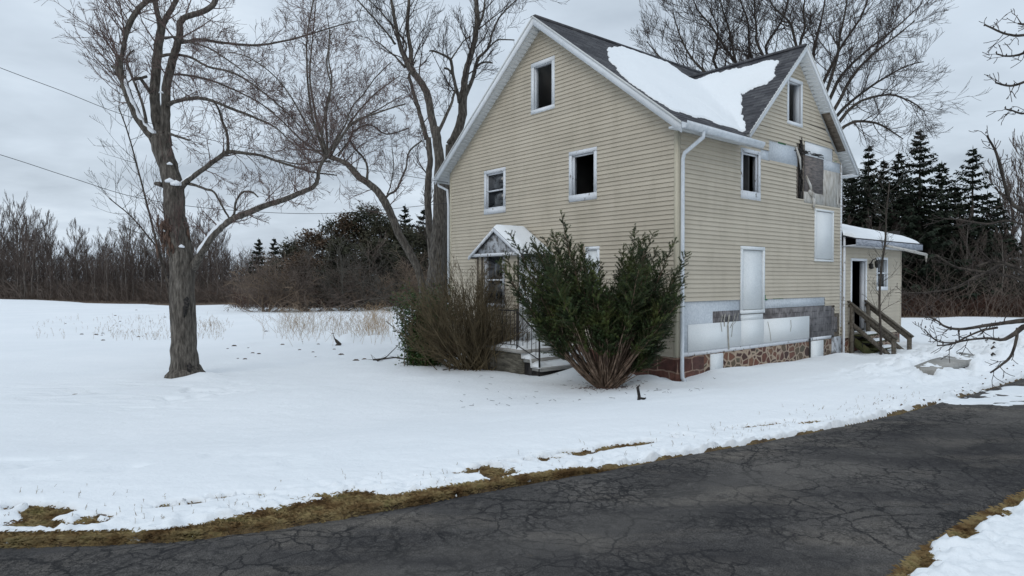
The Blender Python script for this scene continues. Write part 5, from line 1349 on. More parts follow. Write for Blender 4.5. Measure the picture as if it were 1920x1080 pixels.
for k in range(70):
    q = nb + Vector((0, 0, rnd.uniform(1.2, 4.5))); a = rnd.uniform(-1.2, 1.6); T5.grow(q, Vector((math.cos(a), math.sin(a) * .8, .5)), rnd.uniform(.8, 1.6), .02, 2, kids=(3, 4), minr=.004)
finish(T5, 'driveway_tree', 'bare tree beside the driveway whose thin budding boughs reach in from the side', 'tree', nb, M['barkbrown'], M['twig'])
# ------------------------------------------------------------------ shrubs by the house
def needles(mb, p, d, ln, w, n, r_, spread=(50, 80)):
    """needles round a shoot: narrow triangles"""
    d = d.normalized(); o = d.orthogonal().normalized(); o2 = d.cross(o)
    V_, F_, M_ = mb.v, mb.f, mb.m
    for i in range(n):
        t = r_.random(); q = p + d * (ln * t); a = r_.uniform(0, 6.283); s = r_.uniform(.7, 1.1) * w
        s_ = (o * math.cos(a) + o2 * math.sin(a)); tip = q + (s_ * .8 + d * .65) * s; sd = d.cross(s_) * (s * .15)
        k = len(V_); V_.extend(((q.x - sd.x, q.y - sd.y, q.z - sd.z), (q.x + sd.x, q.y + sd.y, q.z + sd.z), tuple(tip))); F_.append((k, k + 1, k + 2)); M_.append(0)


rr = random.Random(5)
YY = 13.6
yb = at(1135, 733, YY); yb.z = sz(yb.x, yb.y) - .05
ST = MB(); FO = MB()
ang = [-46, -40, -34, -28, -22, -18, -14, -9, -3, 1, 5, 10, 15, 20, 26, 32, 37, 42, 47]
lnp = [175, 300, 325, 325, 345, 328, 325, 280, 222, 222, 240, 308, 292, 306, 284, 262, 238, 185, 140]
PLUME = [(-45, .1), (-40, -.25), (-36, .2), (-32, -.15), (-27, .3), (-23, -.2), (-20, .1), (-15, .2), (-13, -.2), (-9, .2), (-4, -.1), (1, .1), (7, -.2), (10, .15), (14, -.1), (19, .2), (21, -.2), (26, .1), (30, -.2), (34, .2), (37, -.05), (42, .1), (46, -.1), (-28, -.5), (-10, -.5), (12, -.5), (30, -.45), (-34, .5), (22, .5), (-5, -.55), (5, -.4)]
for (pa, pd) in PLUME:
    pl = rr.uniform(.93, 1.04); pw = rr.uniform(.9, 1.02); up_ = 1.05 if abs(pa) < 36 else 1.16
    for sub in range(5):
        a = pa + rr.gauss(0, 1.7); dep = pd + rr.gauss(0, .05); L = np.interp(a, ang, lnp) / 90.5 * pl * (1, .93, .86, .76, .64)[sub] * rr.uniform(.96, 1.03)
        if pd < -.3 or pd > .4: L *= .84
        ar = R(a); base = yb + Vector((rr.uniform(-.08, .08) + .08 * math.sin(ar), rr.uniform(-.10, .10), 0)); n = 10; P = []; wv_ = rr.uniform(0, 6.28)
        for i in range(n + 1):
            t = i / n; P.append(base + Vector((math.sin(ar) * L * t ** pw + .05 * math.sin(wv_ + 4 * t) * t, dep * L * t ** pw, math.cos(ar) * L * t ** up_)) + Vector((rr.gauss(0, .012), rr.gauss(0, .012), 0)))
        r0 = rr.uniform(.009, .028); ST.tube(P, [r0 * (1 - .8 * i / n) for i in range(n + 1)], 5, cap=False)
        start = rr.uniform(.42, .56) if sub < 3 else rr.uniform(.46, .6); cnt = 52
        for j in range(cnt):
            t = start + (1 - start) * (j + rr.random()) / cnt; x = t * n; i = min(n - 1, int(x)); q = P[i].lerp(P[i + 1], x - i); dd = (P[i + 1] - P[i]).normalized()
            o = dd.orthogonal().normalized(); o.rotate(Matrix.Rotation(rr.uniform(0, 6.283), 3, dd)); f_ = (t - start) / (1 - start); env = min(1, .5 + 2 * f_) * (1 - .80 * max(0, f_ - .3) / .7)
            sd = (dd * rr.uniform(.45, .95) + o * rr.uniform(.75, 1.1) + Vector((0, 0, .30))).normalized(); ln = rr.uniform(.20, .44) * env + .05
            ST.tube([q, q + sd * ln * .9], [.0035, .002], 3, cap=False)
            needles(FO, q, sd, ln, .046, int(18 + ln * 135), rr)
        needles(FO, P[-2], (P[-1] - P[-2]), (P[-1] - P[-2]).length * 1.1, .038, 60, rr)
for k in range(230):    # dead inner twigs among the bare stems
    a = R(rr.uniform(-44, 44)); q = yb + Vector((math.sin(a), rr.gauss(0, .3), math.cos(a))) * rr.uniform(.2, 1.7) ; d = Vector((rr.gauss(math.sin(a), .6), rr.gauss(0, .6), rr.uniform(.2, 1.2))).normalized(); l = rr.uniform(.15, .5)
    ST.tube([q, q + d * l * .5 + Vector((rr.gauss(0, .03), 0, 0)), q + d * l], [.005, .004, .002], 3, cap=False)
for k in range(26):    # bare dead shoots low down
    a = R(rr.uniform(-60, 62)); d = Vector((math.sin(a), rr.gauss(0, .3), math.cos(a))); q = yb + Vector((rr.uniform(-.15, .15), rr.uniform(-.2, .1), 0)); l = rr.uniform(.5, 1.6)
    ST.tube([q, q + d * l * .5 + Vector((rr.gauss(0, .03), 0, 0)), q + d * l], [.012, .008, .003], 4, cap=False)
print('yew needles', len(FO.f))
yew = thing('yew_bush', 'large dark green yew spreading in a V shape in front of the house', 'bush', tuple(yb))
ST.build('stems', M['yewstem'], yew, org=yb); FO.build('foliage', M['needle'], yew, org=yb)
DB = MB()   # litter of bark and old needles at its foot
for k in range(260):
    a = rr.uniform(0, 6.283); rad = abs(rr.gauss(0, .25)); x, y = yb.x + math.cos(a) * rad * 1.5, yb.y - .1 + math.sin(a) * rad; z = sz(x, y) + .006
    l = rr.uniform(.02, .09); b_ = rr.uniform(0, 3.14); DB.tube([(x, y, z), (x + math.cos(b_) * l, y + math.sin(b_) * l, z + rr.uniform(0, .03))], .004, 3, cap=False)
tag(DB.build('yew_litter', M['brushred']), 'brown needle litter on the snow at the foot of the yew', 'litter', kind='stuff')

# brown leafless bush in front of the vestibule
bb = at(893, 690, 16.6); bb.z = sz(bb.x, bb.y) - .05
BT = Tree(66)
for k in range(195):
    a = R(rr.uniform(-64, 52)); d = Vector((math.sin(a), rr.gauss(0, .35), math.cos(a) * .95)).normalized(); L = np.interp(math.degrees(a), [-64, -35, -10, 15, 35, 50], [1.9, 2.65, 2.65, 2.5, 2.05, 1.6]) * rr.uniform(.65, 1.0)
    q = bb + Vector((rr.gauss(-.05, .30), rr.gauss(0, .2), 0))
    BT.grow(q, d, L, rr.uniform(.010, .021), 2, up=.16, wob=.25, kids=(4, 6), minr=.0040, spread=(14, 42), ksz=(.3, .5))
print('bush', BT.n)
bt = thing('brown_bush', 'rounded leafless brown bush in front of the porch window', 'bush', tuple(bb)); BT.crown.build('stems', M['olivetwig'], bt, org=bb)
# its snowy foot
# dark broad leaved shrub left of it
hb = at(795, 683, 17.6); hb.z = sz(hb.x, hb.y) - .05
HS = MB(); HL = MB()
for k in range(95):
    a = R(rr.uniform(-20, 24)); d = Vector((math.sin(a), rr.gauss(0, .22), math.cos(a))).normalized(); L = rr.uniform(.9, 2.35); q = hb + Vector((rr.gauss(.02, .22), rr.gauss(0, .22), 0))
    P = [q, q + d * L * .5 + Vector((rr.gauss(0, .05), 0, 0)), q + d * L]; HS.tube(P, [.014, .009, .004], 4, cap=False)
    for j in range(150):
        t = rr.uniform(.03, 1); c = P[0].lerp(P[2], t) + Vector((rr.gauss(0, .09), rr.gauss(0, .09), rr.gauss(0, .06))); s_ = rr.uniform(.03, .055)
        u_ = Vector((rr.gauss(0, 1), rr.gauss(0, 1), rr.gauss(0, .6))).normalized(); v_ = u_.orthogonal().normalized(); v_.rotate(Matrix.Rotation(rr.uniform(0, 6), 3, u_))
        HL.poly([c - u_ * s_, c + v_ * s_ * .45, c + u_ * s_, c - v_ * s_ * .45])
hol = thing('broadleaf_shrub', 'upright shrub with dark green leaves at the left edge of the bushes', 'bush', tuple(hb)); HS.build('stems', M['yewstem'], hol, org=hb); HL.build('foliage', M['holly'], hol, org=hb)

# ------------------------------------------------------------------ field weeds, sticks and small things
def weeds(name, label, spots, mat, h=(.4, 1.0), r0=.004, seed=3, kind='stuff', cat='weeds', bend=.25):
    r_ = random.Random(seed); mb = MB()
    for (x, y) in spots:
        z = sz(x, y) - .03; H = r_.uniform(*h); a = r_.uniform(0, 6.283); b_ = r_.gauss(0, bend); b2 = r_.gauss(0, bend)
        P = [Vector((x, y, z)), Vector((x + b_ * H * .4, y + b2 * H * .4, z + H * .6)), Vector((x + b_ * H, y + b2 * H, z + H))]; mb.tube(P, [r0, r0 * .8, r0 * .4], 3, cap=False)
        for k in range(r_.randint(2, 5)):
            t = r_.uniform(.4, 1); q = P[0].lerp(P[2], t); l = H * r_.uniform(.1, .28); mb.tube([q, q + Vector((r_.gauss(0, .5), r_.gauss(0, .5), r_.uniform(.2, 1))).normalized() * l], [r0 * .7, r0 * .5], 3, cap=False)
    o = mb.build(name, mat); tag(o, label, cat, kind=kind); return o


r_ = random.Random(9)
def blob(px0, px1, py0, py1, n, z=-.72):
    out = []
    for _ in range(n):
        p = onz(r_.uniform(px0, px1), r_.uniform(py0, py1), z); out.append((p.x, p.y))
    return out
def gblob(px, py, sx, sy, n, z=-.72):
    out = []
    for _ in range(n):
        p = onz(r_.gauss(px, sx), min(655, max(585, r_.gauss(py, sy))), z); out.append((p.x, p.y))
    return out
weeds('dead_weeds', 'tangle of pale dead weeds in the snow left of the bushes', gblob(560, 618, 28, 12, 170) + gblob(640, 622, 42, 12, 190), M['paleweed'], (.3, 1.15), .005, 3, bend=.55)
weeds('dead_weeds', 'stand of dry reddish weeds just left of the dark shrub', gblob(705, 622, 20, 13, 170), M['tanreed'], (.4, 1.3), .005, 4, bend=.4)
weeds('field_stubble', 'thin stubble poking through the snow behind the lawn tree', blob(200, 420, 600, 640, 260) + gblob(400, 612, 18, 6, 110) + blob(60, 300, 598, 635, 90), M['paleweed'], (.08, .34), .005, 5)
weeds('field_edge_grass', 'strip of tawny grass along the far edge of the left field', [(onz(r_.uniform(430, 740), 572 + r_.gauss(0, 2.0), -.8)) [:2] for _ in range(800)], M['tanbrush'], (.3, 1.0), .016, 6)
weeds('field_edge_grass', 'strip of tan grass below the woods on the right', [(r_.uniform(18, 50), r_.uniform(38.5, 41.5)) for _ in range(260)], M['tanbrush'], (.2, .7), .012, 7, bend=.5)
mb = MB()
for k in range(44):
    p = onz(r_.gauss(300, 130), r_.gauss(618, 12), -.70) if k < 26 else onz(r_.uniform(420, 700), r_.uniform(640, 680), -.70)
    z = sz(p.x, p.y); s_ = r_.uniform(.03, .10); mb.tube([(p.x - s_, p.y, z - .01), (p.x - s_ * .3, p.y, z + s_ * .22), (p.x + s_ * .4, p.y + .05, z + s_ * .15), (p.x + s_, p.y, z - .01)], [s_ * .1, s_ * .3, s_ * .25, s_ * .1], 5)
tag(mb.build('field_clods', M['litter']), 'dark clods and turf showing through the snow of the left field', 'clods', kind='stuff')
mb = MB()
for k in range(90):
    p = onz(r_.uniform(860, 1340), r_.uniform(705, 765), -.62); z = sz(p.x, p.y) + .003; l = r_.uniform(.02, .12); a_ = r_.uniform(0, 6.28); mb.tube([(p.x, p.y, z), (p.x + math.cos(a_) * l, p.y + math.sin(a_) * l, z + r_.uniform(0, .02))], .0035, 3, cap=False)
tag(mb.build('snow_twigs', M['barkbrown']), 'fine twigs and bark flecks on the snow before the house', 'twigs', kind='stuff')
weeds('snow_stubble', 'sparse grass tips along the thin edge of the snow', [(lambda x, d: (x, np.interp(x, [p[0] for p in EL[20:60]], [p[1] for p in EL[20:60]]) + d))(r_.uniform(-4, 6), abs(r_.gauss(.35, .25)) + .15) for _ in range(420)], M['deadgrass'], (.02, .08), .0016, 8)

# matted grass blades on the verges
def verge(name, label, pts, mat, seed):
    r_ = random.Random(seed); mb = MB()
    for (x, y) in pts:
        z = gzq(x, y); L = r_.uniform(.02, .075); a = r_.uniform(0, 6.283); w = r_.uniform(.0007, .0015)
        up = r_.uniform(.04, .36); ca, sa = math.cos(a), math.sin(a)
        mb.poly([(x - sa * w, y + ca * w, z - .005), (x + sa * w, y - ca * w, z - .005), (x + ca * L * .6 + sa * w * .7, y + sa * L * .6 - ca * w * .7, z + L * up), (x + ca * L, y + sa * L, z + L * up * .75)])
    o = mb.build(name, mat); tag(o, label, 'grass', kind='stuff'); return o


ex_ = np.array([p[0] for p in EL[15:62]]); ey_ = np.array([p[1] for p in EL[15:62]])
V1 = []; V2 = []; BWX = np.arange(-5, 10, .05); BWV = bare_w(BWX)
while len(V1) < 52000:
    x = r_.uniform(-4.4, 8.5) if r_.random() < .45 else r_.uniform(-4.4, 1.5); wv = float(np.interp(x, BWX, BWV)); y = float(np.interp(x, ex_, ey_)) + r_.uniform(-.02, 1.3 * wv + .02)
    V1.append((x, y))
for (cx_, cy_, L_, wd_, an_, dep_) in BARE:
    for _ in range(int(1100 * L_) + 500):
        u_ = r_.gauss(0, .5) * L_ * 1.2; v_ = r_.gauss(0, 1) * wd_ * 1.5; V1.append((cx_ + u_ * math.cos(an_) - v_ * math.sin(an_), cy_ + u_ * math.sin(an_) + v_ * math.cos(an_)))
rl = [(p[0], p[1]) for p in RL if 1.2 < p[0] < 7.5 and p[1] > 2.4]
for _ in range(24000):
    i = r_.randrange(len(rl) - 1); t = r_.random(); x = rl[i][0] * (1 - t) + rl[i + 1][0] * t; y = rl[i][1] * (1 - t) + rl[i + 1][1] * t; o_ = r_.uniform(-.02, .15); V2.append((x + .62 * o_, y - .78 * o_))
def splitm(n_, label_, V, sd):
    g1 = verge(n_, label_, V, M['deadgrass'], sd)
splitm('verge_grass', 'matted brown and olive grass between the snow and the driveway', V1, 21)
splitm('verge_grass', 'coarse brown grass on the near verge across the driveway', V2, 22)

def stick(name, label, pts, r, mat=M['barkbrown'], cat='stick', twigs=3):
    mb = MB(); P = [Vector(p) for p in pts]; mb.tube(P, [r * (1 - .5 * i / len(P)) for i in range(len(P))], 6)
    for k in range(twigs):
        q = P[rr.randrange(len(P))]; mb.tube([q, q + Vector((rr.uniform(-.3, .3), rr.uniform(-.2, .2), rr.uniform(.02, .2)))], [r * .4, r * .15], 4)
    o = mb.build(name, mat); tag(o, label, cat); return o


def onsnow(px, py, up=0.0):
    z = -.65
    for _ in range(6):
        p = onz(px, py, z); z = sz(p.x, p.y)
    return Vector((p.x, p.y, z + up))


def thing_mesh(name, label, cat, mb, mat): o = mb.build(name, mat); tag(o, label, cat); return o
mb = MB(); q = onsnow(1204, 750); mb.tube([q + Vector((-.06, 0, -.1)), q + Vector((-.05, 0, .06)), q + Vector((-.075, 0, .2)), q + Vector((-.04, 0, .25))], [.03, .028, .024, .008], 7); mb.tube([q + Vector((-.05, 0, .03)), q + Vector((.03, -.02, .02)), q + Vector((.06, -.02, .035))], [.02, .02, .01], 6)
thing_mesh('broken_stub', 'small dark broken stub poking from the snow right of the yew', 'stump', mb, M['black'])
stick('fallen_branch', 'dark fallen branch lying left of the broadleaf shrub', [onsnow(708, 678, .02), onsnow(725, 672, .05), onsnow(750, 662, .30)], .018, twigs=5)
stick('fallen_branch', 'thin dark branches on the snow at the foot of the broadleaf shrub', [onsnow(700, 676, .02), onsnow(742, 672, .03), onsnow(768, 676, .02)], .025, twigs=6)
mb = MB(); q = onsnow(636, 640); mb.tube([q + Vector((-.10, 0, -.1)), q + Vector((.0, 0, .06)), q + Vector((-.10, .0, .16)), q + Vector((-.16, 0, .24)), q + Vector((-.22, 0, .42))], [.11, .09, .05, .02, .005], 7)
thing_mesh('rotten_stump', 'brown rotten stump leaning in the weed covered mound', 'stump', mb, M['barkbrown'])
mb = MB()
for (a_, b_) in ((855, 1.0), (880, 1.3), (845, .8), (935, 1.1), (905, 1.4), (830, .9)):
    q = onsnow(a_, 693 + rr.uniform(-4, 4), .02); l = rr.uniform(.3, .7); an = rr.uniform(-.6, .6); mb.tube([q, q + Vector((math.cos(an) * l, math.sin(an) * l * .5, rr.uniform(0, .12)))], [.016, .006], 5)
tag(mb.build('twig_litter', M['barkbrown']), 'fallen twigs on the snow below the brown bush', 'twigs', kind='stuff')

# clods and prints in the churned bank: dark bits
mb = MB()
for k in range(80):
    x = rr.uniform(5.0, 14); d_ = abs(rr.gauss(.05, .3)); y = float(np.interp(x, [p[0] for p in EL], [p[1] for p in EL])) + d_ * 1.25 - .1; z = sz(x, y); s_ = rr.uniform(.005, .018)
    mb.tube([(x - s_, y, z), (x, y, z + s_ * .7), (x + s_, y + s_ * .4, z)], [s_ * .3, s_ * .7, s_ * .3], 4)
tag(mb.build('plough_debris', M['litter']), 'crumbs of dirt in the churned snow along the driveway edge', 'debris', kind='stuff')
mb = MB()
for k in range(60):
    p = onsnow(1855 + rr.gauss(0, 9), 657 + rr.gauss(0, 5)); s_ = rr.uniform(.01, .05); mb.tube([p + Vector((-s_, 0, 0)), p + Vector((0, 0, s_)), p + Vector((s_, 0, s_ * .3))], [s_ * .4, s_ * .6, s_ * .2], 5)
tag(mb.build('dirt_clump', M['barkbrown']), 'cluster of dark debris at the end of the concrete slab', 'debris', kind='stuff')

# concrete walk slab near the steps
A = [onsnow(*p) for p in ((1714, 686), (1741, 696), (1790, 683), (1846, 668), (1800, 660), (1745, 674))]; zt_ = sum(p.z for p in A) / 6 + .065
A = [onz(px_, py_, zt_) for (px_, py_) in ((1714, 686), (1741, 696), (1790, 683), (1846, 668), (1800, 660), (1745, 674))]
mb = MB(); mb.prism([tuple(p) for p in A][::-1], (0, 0, -.10)); o = mb.build('walk_slab', M['concrete']); tag(o, 'grey concrete walk slab edged with snow beside the rear steps', 'slab')
mb = MB(); mb.prism([tuple(p + Vector((0, .02, -.101))) for p in A][::-1], (0, 0, -.3)); mb.build('slab_base', M['barkbrown'], o)

# sapling before the annex
sb_ = at(1651, 640, 18.6); sb_.z = sz(sb_.x, sb_.y) - .05
SP = Tree(77); Ls = limb([(1652, 680, 5, 0), (1651, 620, 4.5, 0), (1649, 560, 4.2, 0), (1653, 500, 4, 0), (1660, 450, 3.5, 0), (1662, 400, 3, 0), (1668, 340, 2, 0)], 18.6, None, 4, .005); Ls[0] = (sb_, Ls[0][1]); SP.limb(Ls, 6); SP.along(Ls, .17, .75, 2, t0=.2, up=.35, rmax=.010, frac=.6, kids=(2, 4), wob=.4, minr=.003)
finish(SP, 'sapling', 'slender leafless sapling growing beside the wooden steps', 'sapling', sb_, M['barkbrown'], M['twiggrey'])
# long thin saplings left of the lawn tree
for i, (spec, lab) in enumerate((([(330, 565, 4, 0), (305, 500, 4, 0), (285, 420, 4, 0), (262, 330, 3, 0), (240, 250, 2.5, 0), (222, 200, 2, 0)], 'tall whip-thin sapling curving left beside the lawn tree trunk'), ([(318, 560, 4, .8), (302, 480, 3, .8), (275, 440, 3, .8), (245, 405, 2.5, .8), (205, 372, 2, .8)], 'short thin sapling spreading low behind the lawn tree trunk'))):
    Ls = limb(spec, 17.5, None, 4, .006); z0 = sz(Ls[0][0].x, Ls[0][0].y); Ls = [(Vector((Ls[0][0].x + .1, Ls[0][0].y, z0 - .05)), Ls[0][1])] + Ls
    S2 = Tree(80 + i); S2.limb(Ls, 6); S2.along(Ls, .22, 1.0, 2, t0=.3, up=.3, rmax=.009, frac=.6, kids=(2, 4), wob=.35, minr=.0035); finish(S2, 'sapling', lab, 'sapling', Ls[0][0], M['barkbrown'], M['twiggrey'])

# overhead cables
def cable(label, spec, end):
    P = [at(x, y, Y) for (x, y, Y) in spec] + [end]; C_ = crom([(p, .012) for p in P], 8); mb = MB(); mb.tube([p for p, r in C_], .008, 5); o = mb.build('overhead_cable', M['wire']); tag(o, label, 'cable')
cable('overhead cable sagging from the upper left behind the lawn tree to the house', [(-300, 10, 15.5), (0, 127, 17), (120, 172, 17.8), (240, 218, 18.5), (420, 268, 19.6), (620, 306, 20.6)], wld(-.05, D + .05, 4.75))
cable('lower thinner cable running behind the lawn tree trunk towards the house', [(-300, 200, 15.5), (0, 290, 17), (130, 332, 17.8), (260, 371, 18.5), (420, 393, 19.6), (620, 400, 20.6)], wld(-.05, D + .05, 4.1))
# ------------------------------------------------------------------ woods beyond the field
wr = random.Random(31)
def dup(o, loc_, rz, sc, label, group):
    c = o.copy(); COL.objects.link(c); c.location = loc_; c.rotation_euler = (0, 0, rz); c.scale = sc; tag(c, label, group=group)
    for ch in o.children:
        d = ch.copy(); COL.objects.link(d); d.parent = c
    return c


def bare_proto(seed, H, spread_=.30, kids=(3, 5), r0=.125, lev=2):
    t = Tree(seed); R_ = t.r; P = [(Vector((0, 0, -.4)), r0 * 1.3)]; x = y = 0
    for i in range(1, 8):
        x += R_.gauss(0, .10); y += R_.gauss(0, .10); P.append((Vector((x, y, H * i / 7)), r0 * (1 - .85 * i / 7)))
    t.limb(P, 6); t.along(P, .26, H * spread_, lev, t0=.28, up=.6, rmax=.04, frac=.5, kids=kids, wob=.13, minr=.011, spread=(12, 34))
    return t


protos = []
for i in range(7):
    t = bare_proto(100 + i, 7.5 + i * .35, .24 if i % 2 else .18)
    o = thing('bare_tree', 'thin bare tree in the woods beyond the snowy field', 'tree'); t.trunk.build('trunk', M['farbark'], o, smooth=True); t.crown.build('crown', M['fartwig'], o); protos.append(o)
G1 = 'thin bare trees in the woods beyond the field'
n = 0; used = set()
for row, (Y0, cnt, hs) in enumerate(((70, 62, .76), (76, 62, .88), (84, 56, 1.0))):
    for k in range(cnt):
        px = -60 + 640 * (k + wr.uniform(-.45, .45)) / cnt; Y_ = Y0 + wr.uniform(-2.5, 2.5)
        x = (px - 960) / F * Y_; i = wr.randrange(7); s_ = hs * wr.uniform(.72, 1.12) * (.86 + .14 * math.sin(px * .021 + 1) + (.10 if px < 420 else -.12))
        args = ((x, Y_, -.9), wr.uniform(0, 6.28), (s_, s_, s_), 'thin bare tree in the woods beyond the snowy field', G1)
        if i not in used:
            used.add(i); o = protos[i]; o.location = args[0]; o.rotation_euler = (0, 0, args[1]); o.scale = args[2]; tag(o, group=G1)
        else: dup(protos[i], *args)
G2 = 'thin bare trees in the woods behind the house'
for k in range(26):
    px = 1560 + 420 * (k + wr.uniform(-.4, .4)) / 26; Y_ = wr.uniform(43.5, 56); x = (px - 960) / F * Y_; s_ = wr.uniform(.5, .78); dup(protos[wr.randrange(7)], (x, Y_, -.9), wr.uniform(0, 6.28), (s_, s_, s_), 'thin bare tree in the woods to the right of the house', G2)
for k in range(5):
    px = 1880 + 20 * k; Y_ = wr.uniform(50, 60); x = (px - 960) / F * Y_; s_ = 1.35 + .05 * k; dup(protos[k], (x, Y_, -.9), wr.uniform(0, 6.28), (s_, s_, s_), 'tall pale bare tree at the right end of the woods', 'tall bare trees at the right end of the woods')
# closer pale trunks at the left edge of the wood
G4 = 'young trees at the front of the left woods'
for (px, h) in ((44, .62), (178, .62), (200, .75), (95, .5)):
    Y_ = 66.5; x = (px - 960) / F * Y_; dup(protos[wr.randrange(7)], (x, Y_, -.8), wr.uniform(0, 6), (h, h, h * .9), 'young tree standing at the front edge of the left woods', G4)


def brush(name, label, px0, px1, Y0, Y1, n, h, mat, r0=.02, zbase=-.85, seed=1, lean=.35, kind='stuff'):
    R_ = random.Random(seed); mb = MB()
    for k in range(n):
        px = R_.uniform(px0, px1); Y_ = R_.uniform(Y0, Y1); x = (px - 960) / F * Y_; H = R_.uniform(*h); dx_ = R_.gauss(0, lean); dy_ = R_.gauss(0, lean)
        z = zbase - .1; P = [Vector((x, Y_, z)), Vector((x + dx_ * H * .35, Y_ + dy_ * H * .35, z + H * .5)), Vector((x + dx_ * H, Y_ + dy_ * H, z + H))]; mb.tube(P, [r0, r0 * .75, r0 * .35], 3, cap=False)
        for j in range(R_.randint(3, 6)):
            t = R_.uniform(.25, 1); q = P[0].lerp(P[2], t); mb.tube([q, q + Vector((R_.gauss(0, .6), R_.gauss(0, .6), R_.uniform(.1, .9))).normalized() * H * R_.uniform(.15, .4)], [r0 * .55, r0 * .3], 3, cap=False)
    o = mb.build(name, mat); tag(o, label, 'brush', kind=kind)


brush('undergrowth', 'dense brown undergrowth at the foot of the left woods', -80, 640, 63, 86, 3000, (.8, 2.8), M['brush'], .035, -1.0, 1)
brush('undergrowth', 'tall leafless thicket filling the left woods', -80, 520, 78, 100, 1500, (3.5, 6.0), M['fartwig'], .03, -1.0, 7, .16)
brush('undergrowth', 'grey brown thicket before the evergreens left of the house', 440, 850, 54, 58, 650, (.8, 3.2), M['brush'], .022, -.85, 2, .5)
brush('undergrowth', 'thin grey thicket of bare stems in front of the evergreen grove', 450, 850, 49, 54, 160, (1.5, 5.4), M['brush'], .014, -.85, 12, .45)
for i, (px, H_, lab) in enumerate(((500, 4.2, 'low spreading reddish tree at the left end of the evergreen grove'), (575, 5.6, 'spreading bare tree arching before the left part of the grove'), (640, 6.2, 'widest bare tree arching before the middle of the grove'), (700, 5.6, 'bare spreading tree just left of the leaning trunk'), (760, 4.6, 'small bare tree between the leaning trunk and the big trunks'))):
    tt_ = Tree(400 + i); Y_ = 47 + i * .7; r2 = random.Random(i)
    for k in range(11):
        a = r2.uniform(-1.35, 1.35); tt_.grow(Vector((r2.gauss(0, .15), 0, -.1)), Vector((math.sin(a), r2.uniform(-.6, .6), math.cos(a) + .15)), H_ * r2.uniform(.6, .95), .05, 2, up=.03, wob=.4, kids=(7, 10), minr=.011, spread=(25, 65), droop=.35)
    tt_.trunk.tube([(0, 0, -.4), (0, 0, .3)], [.12, .08], 6); o = thing('bare_tree', lab, 'tree', ((px - 960) / F * Y_, Y_, -.75)); tt_.trunk.build('trunk', M['farbark'], o); tt_.crown.build('crown', (M['tanbrush'], M['brush'], M['twiggrey'], M['brush'], M['tanbrush'])[i], o)
brush('undergrowth', 'reddish thicket along the evergreens left of the house', 440, 800, 52, 56, 420, (.6, 2.2), M['brushred'], .02, -.85, 3, .6)
brush('undergrowth', 'red brown thicket at the foot of the woods on the right', 1540, 2050, 42, 47, 2000, (.4, 1.7), M['brushred'], .016, -.85, 4, .9)
brush('undergrowth', 'tangled grey brown thicket behind the rear annex', 1560, 2050, 43, 50, 420, (1.5, 5.5), M['twiggrey'], .02, -.85, 5, .35)
brush('undergrowth', 'pale thin thicket over the red brown brush on the right', 1700, 2050, 39.5, 43, 200, (1.0, 4.0), M['brush'], .013, -.85, 6, .7)

brush('undergrowth', 'bare woods behind the house', 840, 1580, 60, 74, 1500, (3.0, 6.5), M['fartwig'], .035, -1.0, 15, .15)


def fan_quad(mb, q, d, side, L, wd):
    mb.poly([q - side * wd * .25, q + d * L * .55 - side * wd, q + d * L, q + d * L * .55 + side * wd, q + side * wd * .25])


def spruce(seed, H, Rb, dens=1.0, bare=.06, off=0):
    R_ = random.Random(seed); tr_ = MB(); fo = MB()
    tr_.tube([(0, 0, -.4), (0, 0, H * .5), (0, 0, H)], [.05 + H * .014, H * .009, .012], 7)
    lean = (R_.gauss(0, .012), R_.gauss(0, .012)); cnt = int(H * 30 * dens); side = [R_.uniform(.75, 1.15) for _ in range(7)]
    for kk_ in range(cnt):
        t = bare + (1 - bare) * ((kk_ + R_.random()) / cnt) ** 1.12; t = round(t * H / .5 + R_.gauss(0, .30)) * .5 / H if t < .97 and kk_ % 3 else t
        if t > .99: continue
        z = t * H; a = R_.uniform(0, 6.283); r = (Rb * (1 - t) ** .92 * 1.55 + .07) * side[int(a / 6.283 * 7) % 7]
        L = r * R_.choice((.5, .75, .9, 1, 1, 1.12)) * R_.uniform(.85, 1.08); d = Vector((math.cos(a), math.sin(a), 0)); n = max(3, int(L / .3)); P = []
        for i in range(n + 1):
            s_ = i / n; P.append(Vector((0, 0, z)) + d * L * s_ + Vector((0, 0, (-.42 if t < .75 else -.1) * L * s_ + .36 * L * s_ * s_)))
        tr_.tube(P, [.018 * (1 - .7 * i / n) + .004 for i in range(n + 1)], 3, cap=False)
        if R_.random() < .05: continue
        for i in range(n):
            for m in range(7):
                q = P[i].lerp(P[i + 1], R_.random()); sgn = R_.choice((-1, 1)); sd = Vector((-d.y, d.x, 0)) * sgn; dd = (d * R_.uniform(.3, 1) + sd * R_.uniform(.1, .9) + Vector((0, 0, R_.uniform(-1.0, .2)))).normalized()
                l = R_.uniform(.22, .5) * (1.1 - .6 * t); s3 = dd.cross(Vector((R_.gauss(0, .5), R_.gauss(0, .5), 1))).normalized(); fan_quad(fo, q, dd, s3, l, l * .24)
        l = .24 * (1.1 - .6 * t); fan_quad(fo, P[-1], d, Vector((-d.y, d.x, 0)), l, .03)
    fan_quad(fo, Vector((0, 0, H - .3)), Vector((0, 0, 1)), Vector((1, 0, 0)), .5, .03)
    return tr_, fo


def spruce_at(px, pytop, Y_, Rb, seed, label, dens=1.0, bare=.06):
    H = (524 - pytop) / F * Y_ + CZ + .85; x = (px - 960) / F * Y_; t_, f_ = spruce(seed, H, Rb, dens, bare)
    o = thing('spruce_tree', label, 'spruce', (x, Y_, -.85)); t_.build('trunk', M['barkbrown'], o); f_.build('crown', M['spruce'], o); return o


